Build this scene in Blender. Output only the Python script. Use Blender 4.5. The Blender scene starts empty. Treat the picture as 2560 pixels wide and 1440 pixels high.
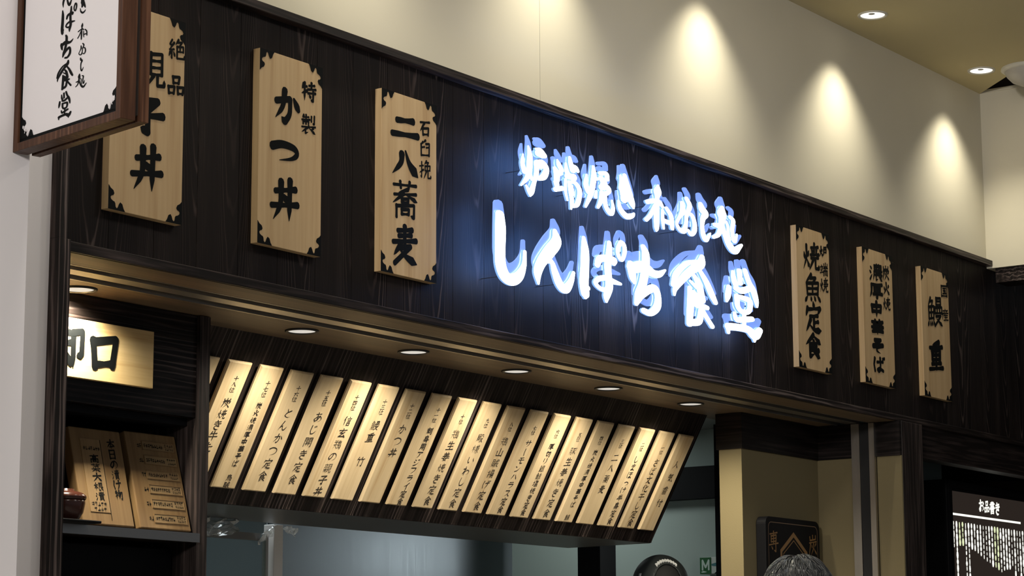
import bpy, bmesh, math, random
from mathutils import Vector, Matrix
random.seed(7)
S = bpy.context.scene
COL = S.collection

# ---------------------------------------------------------------- camera
YAW, PITCH, ROLL, FPX = math.radians(54.6772), math.radians(9.82153), math.radians(-0.228016), 5809.145
fw = Vector((math.sin(YAW)*math.cos(PITCH), math.cos(YAW)*math.cos(PITCH), math.sin(PITCH)))
rt = Vector((math.cos(YAW), -math.sin(YAW), 0)); up = rt.cross(fw)
rt2 = rt*math.cos(ROLL) + up*math.sin(ROLL); up2 = -rt*math.sin(ROLL) + up*math.cos(ROLL)
cam = bpy.data.objects.new('camera', bpy.data.cameras.new('camera')); COL.objects.link(cam)
M = Matrix((rt2, up2, -fw)).transposed().to_4x4(); M.translation = (0, -3.47, 1.45)
cam.matrix_world = M
cam.data.sensor_width = 36; cam.data.lens = FPX/2560*36; cam.data.clip_start = .05; cam.data.clip_end = 60
S.camera = cam

# ---------------------------------------------------------------- world, lights, exposure
S.view_settings.view_transform = 'Standard'; S.view_settings.look = 'None'
S.view_settings.exposure = 0; S.view_settings.gamma = 1; S.view_settings.use_curve_mapping = False
S.cycles.use_denoising = True
S.cycles.max_bounces = 8
W = bpy.data.worlds.new('mall_ambient'); S.world = W; W.use_nodes = True
W.node_tree.nodes['Background'].inputs[0].default_value = (.86, .93, 1, 1)
W.node_tree.nodes['Background'].inputs[1].default_value = WORLD = .14

def light(name, kind, loc, energy, color, target=None, **kw):
    l = bpy.data.lights.new(name, kind); l.energy = energy; l.color = color
    for k, v in kw.items(): setattr(l, k, v)
    o = bpy.data.objects.new(name, l); COL.objects.link(o); o.location = loc
    if target is not None: o.rotation_euler = (Vector(target)-Vector(loc)).to_track_quat('-Z', 'Y').to_euler()
    return o
light('concourse_light', 'AREA', (-1.5, -2.8, 3.1), 165, (1, .95, .91), (4.5, 0, 2.3), size=.5)
for nm, loc, en in (('concourse_fill_near', (2.9, -1.1, 3.60), 6), ('concourse_fill_mid', (4.5, -1.3, 3.60), 7.5), ('concourse_fill_right', (5.6, -1.1, 3.60), 4)):  # unseen lamps added to stand in for the concourse lighting
    light(nm, 'AREA', loc, en, (1, .94, .88), (loc[0]+.5, loc[1]+.5, 0), size=.25)
light('concourse_fill_far', 'AREA', (5.5, -4.6, 4.0), 4, (.95, .97, 1), (6.0, 0, 2.2), size=1.5)  # unseen broad fill lamp, added as weak base light from the front
CEIL_Z, SOF_Z = 3.653, 2.342
CEIL_LAMPS = [2.434+.866*i for i in range(7)]
SOF_LAMPS = [3.63, 4.40, 4.857, 5.333, 5.811, 6.289]
for x in CEIL_LAMPS:
    light('downlight_beam', 'SPOT', (x, -.147, CEIL_Z-.012), 25, (1, .93, .75), (x, -.147, 0), spot_size=math.radians(98), spot_blend=1, shadow_soft_size=.02)
for x in SOF_LAMPS:
    light('soffit_beam', 'SPOT', (x, .295, SOF_Z-.012), 44 if x < 4 else 29, (1, .91, .72), (x, .32, 0), spot_size=math.radians(150), spot_blend=1, shadow_soft_size=.015)
light('cabinet_highlight_fill', 'AREA', (7.62, .80, 1.98), 1.9, (.92, 1, .98), (7.2, 1.5, 1.6), size=.22)  # unseen lamp added to put a highlight on the steel cabinet
light('kitchen_wall_fill', 'AREA', (7.75, 1.85, 2.46), 2.8, (.92, 1, .97), (7.85, 1.8, 0), size=.3)  # unseen lamp added to brighten the right kitchen wall
light('kitchen_light_far', 'AREA', (5.0, 1.35, 2.44), 6, (.90, .97, 1), (5.0, 1.35, 0), size=.4)

# ---------------------------------------------------------------- materials
def mat(name, base=(.5,.5,.5), rough=.6, metal=0, spec=.5, emit=None, estr=0, alpha=1, trans=0):
    m = bpy.data.materials.new(name); m.use_nodes = True
    b = m.node_tree.nodes['Principled BSDF']
    b.inputs['Base Color'].default_value = (*base, 1); b.inputs['Roughness'].default_value = rough
    b.inputs['Metallic'].default_value = metal; b.inputs['Specular IOR Level'].default_value = spec
    if emit: b.inputs['Emission Color'].default_value = (*emit, 1); b.inputs['Emission Strength'].default_value = estr
    if trans: b.inputs['Transmission Weight'].default_value = trans
    return m
def nodes(m): return m.node_tree.nodes, m.node_tree.links, m.node_tree.nodes['Principled BSDF']
def ramp(N, stops):
    r = N.new('ShaderNodeValToRGB'); e = r.color_ramp.elements
    while len(e) < len(stops): e.new(.5)
    for el, (p, c) in zip(e, stops): el.position = p; el.color = (*c, 1)
    return r
def coords(N, L, scale, plank=None):
    tc = N.new('ShaderNodeTexCoord'); mp = N.new('ShaderNodeMapping'); mp.inputs['Scale'].default_value = scale
    src = tc.outputs['Object']
    if plank:      # every board gets its own stretch of grain
        sx = N.new('ShaderNodeSeparateXYZ'); L.new(src, sx.inputs[0])
        a = N.new('ShaderNodeMath'); a.operation = 'MULTIPLY_ADD'; a.inputs[1].default_value = 1/plank[0]; a.inputs[2].default_value = -plank[1]/plank[0]
        L.new(sx.outputs[0], a.inputs[0]); fl = N.new('ShaderNodeMath'); fl.operation = 'FLOOR'; L.new(a.outputs[0], fl.inputs[0])
        k = N.new('ShaderNodeMath'); k.operation = 'MULTIPLY'; k.inputs[1].default_value = 3.37; L.new(fl.outputs[0], k.inputs[0])
        cx = N.new('ShaderNodeCombineXYZ'); L.new(k.outputs[0], cx.inputs[2]); L.new(k.outputs[0], cx.inputs[1])
        ad = N.new('ShaderNodeVectorMath'); ad.operation = 'ADD'; L.new(src, ad.inputs[0]); L.new(cx.outputs[0], ad.inputs[1]); src = ad.outputs[0]
    L.new(src, mp.inputs[0]); return mp.outputs[0]
def dark_wood(name, grain='z', plank=None, gain=1.0, rough=.5):
    m = mat(name, rough=rough, spec=.16); N, L, b = nodes(m)
    g = {'z': (1, 1, .05), 'x': (.05, 1, 1), 'y': (1, .05, 1), 'yz': (1, .05, .05), 'xy': (.05, .05, 1)}[grain]
    v = coords(N, L, g, plank)
    n1 = N.new('ShaderNodeTexNoise'); n1.inputs['Scale'].default_value = 95; n1.inputs['Detail'].default_value = 3; L.new(v, n1.inputs[0])
    w = N.new('ShaderNodeTexWave'); w.wave_type = 'RINGS' if plank else 'BANDS'; w.rings_direction = 'Y'; w.bands_direction = 'Z' if grain in ('x', 'xy') else 'X'
    w.inputs['Scale'].default_value = 22; w.inputs['Distortion'].default_value = 5; w.inputs['Detail'].default_value = 2; w.inputs['Detail Scale'].default_value = 3
    L.new(v, w.inputs[0])
    n2 = N.new('ShaderNodeTexNoise'); n2.inputs['Scale'].default_value = 9; L.new(v, n2.inputs[0])
    r1 = ramp(N, [(.45, (0, 0, 0)), (.72, (1, 1, 1))]); L.new(n1.outputs[0], r1.inputs[0])
    r2 = ramp(N, [(.62, (0, 0, 0)), (.98, (1, 1, 1))]); L.new(w.outputs[0], r2.inputs[0])
    r3 = ramp(N, [(.42, (0, 0, 0)), (.68, (1, 1, 1))]); L.new(n2.outputs[0], r3.inputs[0])
    mx = N.new('ShaderNodeMath'); mx.operation = 'MULTIPLY'; L.new(r2.outputs[0], mx.inputs[0]); L.new(r3.outputs[0], mx.inputs[1])
    ad = N.new('ShaderNodeMath'); ad.operation = 'MULTIPLY_ADD'; ad.inputs[1].default_value = .55; L.new(r1.outputs[0], ad.inputs[0]); L.new(mx.outputs[0], ad.inputs[2])
    c = ramp(N, [(0, (.008*gain, .0062*gain, .0056*gain)), (.5, (.030*gain, .022*gain, .020*gain)), (1, (.085*gain, .066*gain, .060*gain))]); L.new(ad.outputs[0], c.inputs[0])
    L.new(c.outputs[0], b.inputs['Base Color'])
    bp = N.new('ShaderNodeBump'); bp.inputs['Strength'].default_value = .15; bp.inputs['Distance'].default_value = .002; L.new(ad.outputs[0], bp.inputs['Height']); L.new(bp.outputs[0], b.inputs['Normal'])
    return m
def plank_wood(name, width, first, gain=1.0):
    """charred flat-sawn boards: parabolic growth lines, a different cut on every board"""
    m = mat(name, rough=.6, spec=.12); N, L, b = nodes(m)
    def mth(op, a, c=None, d=None):
        n = N.new('ShaderNodeMath'); n.operation = op
        for k, v in enumerate((a, c, d)):
            if v is None: continue
            if isinstance(v, (int, float)): n.inputs[k].default_value = v
            else: L.new(v, n.inputs[k])
        return n.outputs[0]
    tc = N.new('ShaderNodeTexCoord'); sx = N.new('ShaderNodeSeparateXYZ'); L.new(tc.outputs['Object'], sx.inputs[0])
    u = mth('MULTIPLY_ADD', sx.outputs[0], 1/width, -first/width); cell = mth('FLOOR', u); fr = mth('SUBTRACT', u, cell)
    wn = N.new('ShaderNodeTexWhiteNoise'); wn.noise_dimensions = '1D'; L.new(cell, wn.inputs['W'])
    sc = N.new('ShaderNodeSeparateColor'); L.new(wn.outputs['Color'], sc.inputs[0])
    xc = mth('SUBTRACT', fr, mth('MULTIPLY_ADD', sc.outputs[0], 1.3, -.15))
    cb = N.new('ShaderNodeCombineXYZ'); L.new(mth('ADD', sx.outputs[0], mth('MULTIPLY', cell, 3.7)), cb.inputs[0]); L.new(mth('MULTIPLY', sx.outputs[2], .16), cb.inputs[2])
    n0 = N.new('ShaderNodeTexNoise'); n0.inputs['Scale'].default_value = 11; n0.inputs['Detail'].default_value = 3; L.new(cb.outputs[0], n0.inputs[0])
    par = mth('MULTIPLY', mth('MULTIPLY', xc, xc), 2.6)
    v = mth('ADD', mth('SUBTRACT', mth('MULTIPLY', sx.outputs[2], .62), par), mth('MULTIPLY', n0.outputs[0], .42))
    v = mth('ADD', v, mth('MULTIPLY', sc.outputs[1], 5))
    ln = mth('SINE', mth('MULTIPLY', v, 68))
    r1 = ramp(N, [(.80, (0, 0, 0)), (.99, (1, 1, 1))]); L.new(mth('MULTIPLY_ADD', ln, .5, .5), r1.inputs[0])
    cf = N.new('ShaderNodeCombineXYZ'); L.new(mth('ADD', sx.outputs[0], mth('MULTIPLY', cell, 1.9)), cf.inputs[0]); L.new(mth('MULTIPLY', sx.outputs[2], .02), cf.inputs[2])
    n1 = N.new('ShaderNodeTexNoise'); n1.inputs['Scale'].default_value = 330; n1.inputs['Detail'].default_value = 3; L.new(cf.outputs[0], n1.inputs[0])
    r2 = ramp(N, [(.52, (0, 0, 0)), (.75, (1, 1, 1))]); L.new(n1.outputs[0], r2.inputs[0])
    n2 = N.new('ShaderNodeTexNoise'); n2.inputs['Scale'].default_value = 14; L.new(cf.outputs[0], n2.inputs[0])
    r3 = ramp(N, [(.38, (.15, .15, .15)), (.66, (1, 1, 1))]); L.new(n2.outputs[0], r3.inputs[0])
    amt = mth('MULTIPLY', mth('ADD', mth('MULTIPLY', r1.outputs[0], .62), mth('MULTIPLY', r2.outputs[0], .30)), r3.outputs[0])
    amt = mth('ADD', amt, mth('MULTIPLY', sc.outputs[2], .07))
    c = ramp(N, [(0, (.0065*gain, .0048*gain, .0044*gain)), (.35, (.026*gain, .018*gain, .0158*gain)), (1, (.115*gain, .088*gain, .078*gain))]); L.new(amt, c.inputs[0])
    L.new(c.outputs[0], b.inputs['Base Color'])
    bp = N.new('ShaderNodeBump'); bp.inputs['Strength'].default_value = .15; bp.inputs['Distance'].default_value = .002; L.new(amt, bp.inputs['Height']); L.new(bp.outputs[0], b.inputs['Normal'])
    return m
def light_wood(name, grain='z', c0=(.50,.335,.165), c1=(.62,.44,.235), c2=(.38,.235,.10), vary=.0, rough=.5):
    m = mat(name, rough=rough, spec=.3); N, L, b = nodes(m)
    v = coords(N, L, {'z': (1, 1, .035), 'x': (.035, 1, 1), 'y': (1, .05, 1)}[grain])
    oi = N.new('ShaderNodeObjectInfo'); ov = N.new('ShaderNodeVectorMath'); ov.operation = 'ADD'
    sc = N.new('ShaderNodeMath'); sc.operation = 'MULTIPLY'; sc.inputs[1].default_value = 9; L.new(oi.outputs['Random'], sc.inputs[0])
    L.new(v, ov.inputs[0]); L.new(sc.outputs[0], ov.inputs[1])
    n1 = N.new('ShaderNodeTexNoise'); n1.inputs['Scale'].default_value = 130; n1.inputs['Detail'].default_value = 2; L.new(ov.outputs[0], n1.inputs[0])
    n2 = N.new('ShaderNodeTexNoise'); n2.inputs['Scale'].default_value = 26; n2.inputs['Detail'].default_value = 3; n2.inputs['Distortion'].default_value = .6; L.new(ov.outputs[0], n2.inputs[0])
    r = ramp(N, [(.3, c2), (.46, c0), (.7, c1)])
    a = N.new('ShaderNodeMath'); a.operation = 'MULTIPLY_ADD'; a.inputs[1].default_value = .35; L.new(n1.outputs[0], a.inputs[0])
    h = N.new('ShaderNodeMath'); h.operation = 'MULTIPLY'; h.inputs[1].default_value = .65; L.new(n2.outputs[0], h.inputs[0]); L.new(h.outputs[0], a.inputs[2])
    L.new(a.outputs[0], r.inputs[0])
    hs = N.new('ShaderNodeHueSaturation'); mr = N.new('ShaderNodeMapRange'); mr.inputs[3].default_value = 1-vary; mr.inputs[4].default_value = 1+vary*.6
    L.new(oi.outputs['Random'], mr.inputs[0]); L.new(mr.outputs[0], hs.inputs['Value']); L.new(r.outputs[0], hs.inputs['Color'])
    L.new(hs.outputs[0], b.inputs['Base Color']); return m
def plaster(name, base, bump=.1, scale=400):
    m = mat(name, base, .85, spec=.2); N, L, b = nodes(m)
    v = coords(N, L, (1, 1, 1)); n = N.new('ShaderNodeTexNoise'); n.inputs['Scale'].default_value = scale; L.new(v, n.inputs[0])
    bp = N.new('ShaderNodeBump'); bp.inputs['Strength'].default_value = bump; bp.inputs['Distance'].default_value = .001; L.new(n.outputs[0], bp.inputs['Height']); L.new(bp.outputs[0], b.inputs['Normal'])
    n2 = N.new('ShaderNodeTexNoise'); n2.inputs['Scale'].default_value = 3; L.new(v, n2.inputs[0])
    r = ramp(N, [(.3, tuple(c*.96 for c in base)), (.7, base)]); L.new(n2.outputs[0], r.inputs[0]); L.new(r.outputs[0], b.inputs['Base Color'])
    return m
def brushed(name, base, rough=.35, axis=(1, 1, .02)):
    m = mat(name, base, rough, 1); N, L, b = nodes(m)
    v = coords(N, L, axis); n = N.new('ShaderNodeTexNoise'); n.inputs['Scale'].default_value = 300; L.new(v, n.inputs[0])
    mr = N.new('ShaderNodeMapRange'); mr.inputs[3].default_value = rough*.8; mr.inputs[4].default_value = rough*1.25; L.new(n.outputs[0], mr.inputs[0]); L.new(mr.outputs[0], b.inputs['Roughness'])
    return m
PLANK = (.1345, 3.2925)
M_PLANK = plank_wood('charred_plank_wood', *PLANK, 1.0)
M_BOARDWOOD = dark_wood('dark_board_wood', 'yz', None, 1.25)
M_BEAM = dark_wood('dark_beam_wood', 'x', None, 1.25, .42)
M_POST = dark_wood('dark_post_wood', 'z', None, 1.7, .5)
M_HEADER = dark_wood('dark_header_wood', 'x', None, .6, .28)
M_SOFFIT = light_wood('soffit_oak_veneer', 'x', (.125,.086,.052), (.165,.115,.07), (.085,.058,.034))
M_PLAQUE = light_wood('pale_cedar', 'z', (.50,.345,.18), (.58,.415,.23), (.40,.255,.12))
M_SLAT = light_wood('pale_slat_wood', 'z', (.58,.44,.26), (.68,.53,.33), (.46,.31,.16), .16)
M_KOU = light_wood('pale_sign_wood', 'x', (.56,.40,.19), (.66,.49,.25), (.42,.26,.10))
M_OLD = light_wood('worn_board_wood', 'z', (.175,.105,.045), (.22,.14,.062), (.125,.07,.028))
M_INK = mat('black_ink', (.004, .0048, .005), .6, spec=.08)
M_BROWNINK = mat('brown_black_ink', (.012, .008, .005), .6)
M_CREAM = plaster('cream_wallpaper', (.66, .615, .49))
M_CEIL = plaster('ochre_ceiling_paint', (.60, .52, .31), .08)
M_WHITE = plaster('white_mall_wall', (.82, .785, .79), .05, 200)
M_GOLD = plaster('tan_plaster', (.19, .155, .082), .25, 250)
M_VOID = mat('dark_void_paint', (.03, .018, .010), .9)
M_BLACK = mat('black_lacquer', (.005, .005, .006), .55, spec=.1)
M_DARKGREY = mat('dark_slot', (.006, .006, .006), .7)
M_STEEL = brushed('brushed_steel', (.38, .42, .46), .38)
M_RAIL = brushed('aluminium_rail', (.50, .47, .42), .38, (.02, 1, 1))
M_TRACK = brushed('aluminium_track', (.42, .39, .35), .42)
M_KWALL = plaster('grey_green_kitchen_wall', (.40, .47, .44), .03)
M_KCEIL = mat('kitchen_ceiling_paint', (.30, .31, .30), .8)
M_FLOOR = plaster('pale_floor_tile', (.38, .36, .33), .05)
M_BROWNFRAME = dark_wood('walnut_sign_frame', 'z', None, 1, .4)
nodes(M_BROWNFRAME)[0]  # recoloured below
for n in M_BROWNFRAME.node_tree.nodes:
    if n.type == 'VALTORGB' and abs(n.color_ramp.elements[0].color[0]-.008) < 1e-4:
        for e, c in zip(n.color_ramp.elements, ((.050,.022,.012), (.082,.037,.020), (.13,.062,.034))): e.color = (*c, 1)
M_PANEL = mat('white_sign_acrylic', (.66, .64, .65), .35)
M_LENS = mat('lamp_lens', (.9, .9, .88), .2, emit=(1, .96, .88), estr=.55)
M_CLENS = mat('bright_lamp_lens', (.9, .9, .88), .2, emit=(1, .98, .92), estr=1.3)
M_RING = mat('white_lamp_ring', (.6, .58, .5), .4)
M_DRING = mat('black_lamp_ring', (.012, .012, .012), .4)
M_LIT = mat('lit_white_face', (.9, .95, 1), .4, emit=(.88, .95, 1), estr=5)
M_LITSIDE = mat('lit_letter_return', (.2, .35, .7), .4, emit=(.25, .50, 1), estr=.8)
M_LITREAR = mat('blue_rear_glow', (.2, .35, .7), .4, emit=(.12, .32, .9), estr=20)  # emission added behind the letters; its blue wall halo imitates lens veil
M_LITGHOST = mat('blue_ghost_glow', (.16, .26, .6), .35, emit=(.17, .29, .72), estr=.95)  # glow colour of the letter copies that imitate a camera double image
M_GLASS = mat('clear_glass', (.85, .95, .95), .05, trans=1)
M_WRAP = mat('clear_plastic_film', (.93, .95, .95), .14, spec=.8, trans=.72)
M_GREEN = mat('green_print', (.02, .12, .035), .5)
M_CARD = mat('white_card', (.62, .66, .62), .6)
M_PALEBLUE = mat('pale_blue_print', (.06, .20, .22), .5)
M_HAIR = mat('black_hair', (.022, .024, .026), .32, spec=.6)
M_SKIN = mat('skin', (.50, .30, .21), .5)
M_CLOTH = mat('black_cotton', (.012, .013, .014), .75)
M_CLOTH2 = mat('navy_cotton', (.03, .035, .05), .8)
M_CAP = mat('black_cap_fabric', (.020, .024, .024), .55)
M_CAPIN = mat('cap_shadow_fabric', (.006, .006, .006), .8)
M_THREAD = mat('white_thread', (.75, .76, .74), .6)
M_LACQUER = mat('red_brown_lacquer', (.05, .016, .010), .18)
M_COPPER = mat('dull_gold_paint', (.22, .115, .035), .45)
M_SCREENBG = mat('screen_background', (.01, .01, .01), .2, emit=(.021, .0155, .0125), estr=1)
M_SCREENTXT = mat('screen_lettering', (.5, .5, .5), .3, emit=(1, 1, .90), estr=1.05)
M_SCREENGRN = mat('screen_lettering_green', (.5, .5, .5), .3, emit=(.78, .86, .50), estr=.95)
M_DETECT = mat('detector_plastic', (.42, .40, .36), .35)

# ---------------------------------------------------------------- building helpers
def obj(name, bm, m, parent=None, smooth=False, bevel=0):
    me = bpy.data.meshes.new(name)
    bmesh.ops.recalc_face_normals(bm, faces=bm.faces[:]) if not getattr(bm, 'keep', False) else None
    bm.to_mesh(me); bm.free()
    for x in (m if isinstance(m, (list, tuple)) else [m]): me.materials.append(x)
    if smooth: me.polygons.foreach_set('use_smooth', [True]*len(me.polygons))
    o = bpy.data.objects.new(name, me); COL.objects.link(o)
    if parent: o.parent = parent
    if bevel:
        b = o.modifiers.new('bevel', 'BEVEL'); b.width = bevel; b.segments = 2; b.limit_method = 'ANGLE'
    return o
def thing(name, label, cat, loc=(0,0,0), group=None, rot=None):
    o = bpy.data.objects.new(name, None); COL.objects.link(o); o.location = loc; o.empty_display_size = .05
    if rot: o.rotation_euler = rot
    return tag(o, label, cat, group)
def tag(o, label, cat, group=None):
    o['label'] = label; o['category'] = cat
    if group: o['group'] = group
    return o
def struct(name, bm, m, bevel=0):
    o = obj(name, bm, m, None, False, bevel); o['kind'] = 'structure'; return o
def box(bm, x0, x1, y0, y1, z0, z1, mi=0):
    v = [bm.verts.new((x, y, z)) for x in (x0, x1) for y in (y0, y1) for z in (z0, z1)]
    for q in ((0,1,3,2), (4,6,7,5), (0,4,5,1), (2,3,7,6), (0,2,6,4), (1,5,7,3)):
        f = bm.faces.new([v[i] for i in q]); f.material_index = mi
    return bm
def bx(*a): return box(bmesh.new(), *a)
def prism(bm, pts, axis, a, b, mi=0):
    """polygon pts in the two other axes, run along axis from a to b"""
    def P(p, t): return {'x': (t, p[0], p[1]), 'y': (p[0], t, p[1]), 'z': (p[0], p[1], t)}[axis]
    A = [bm.verts.new(P(p, a)) for p in pts]; B = [bm.verts.new(P(p, b)) for p in pts]
    fs = [bm.faces.new(A), bm.faces.new(B[::-1])]
    for i in range(len(pts)):
        j = (i+1) % len(pts); fs.append(bm.faces.new((A[j], A[i], B[i], B[j])))
    for f in fs: f.material_index = mi
    return bm
def lathe(bm, prof, n=32, c=(0,0,0), mi=0):
    rings = [[bm.verts.new((c[0]+r*math.cos(2*math.pi*k/n), c[1]+r*math.sin(2*math.pi*k/n), c[2]+z)) for k in range(n)] if r > 1e-6 else [bm.verts.new((c[0], c[1], c[2]+z))] for r, z in prof]
    for A, B in zip(rings, rings[1:]):
        for k in range(n):
            j = (k+1) % n
            vs = [A[k % len(A)], A[j % len(A)], B[j % len(B)], B[k % len(B)]]
            vs = list(dict.fromkeys(vs))
            if len(vs) > 2: bm.faces.new(vs).material_index = mi
    return bm
def tube(bm, pts, r, n=8, mi=0):
    rs = r if isinstance(r, (list, tuple)) else [r]*len(pts)
    rings = []
    for i, p in enumerate(pts):
        p = Vector(p); d = (Vector(pts[min(i+1, len(pts)-1)])-Vector(pts[max(i-1, 0)])).normalized()
        a = d.cross(Vector((.31, .17, .93))).normalized(); b_ = d.cross(a)
        rings.append([bm.verts.new(p+(a*math.cos(2*math.pi*k/n)+b_*math.sin(2*math.pi*k/n))*rs[i]) for k in range(n)])
    for A, B in zip(rings, rings[1:]):
        for k in range(n): bm.faces.new((A[k], A[(k+1)%n], B[(k+1)%n], B[k])).material_index = mi
    bm.faces.new(rings[0]).material_index = mi; bm.faces.new(rings[-1][::-1]).material_index = mi
    return bm

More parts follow.
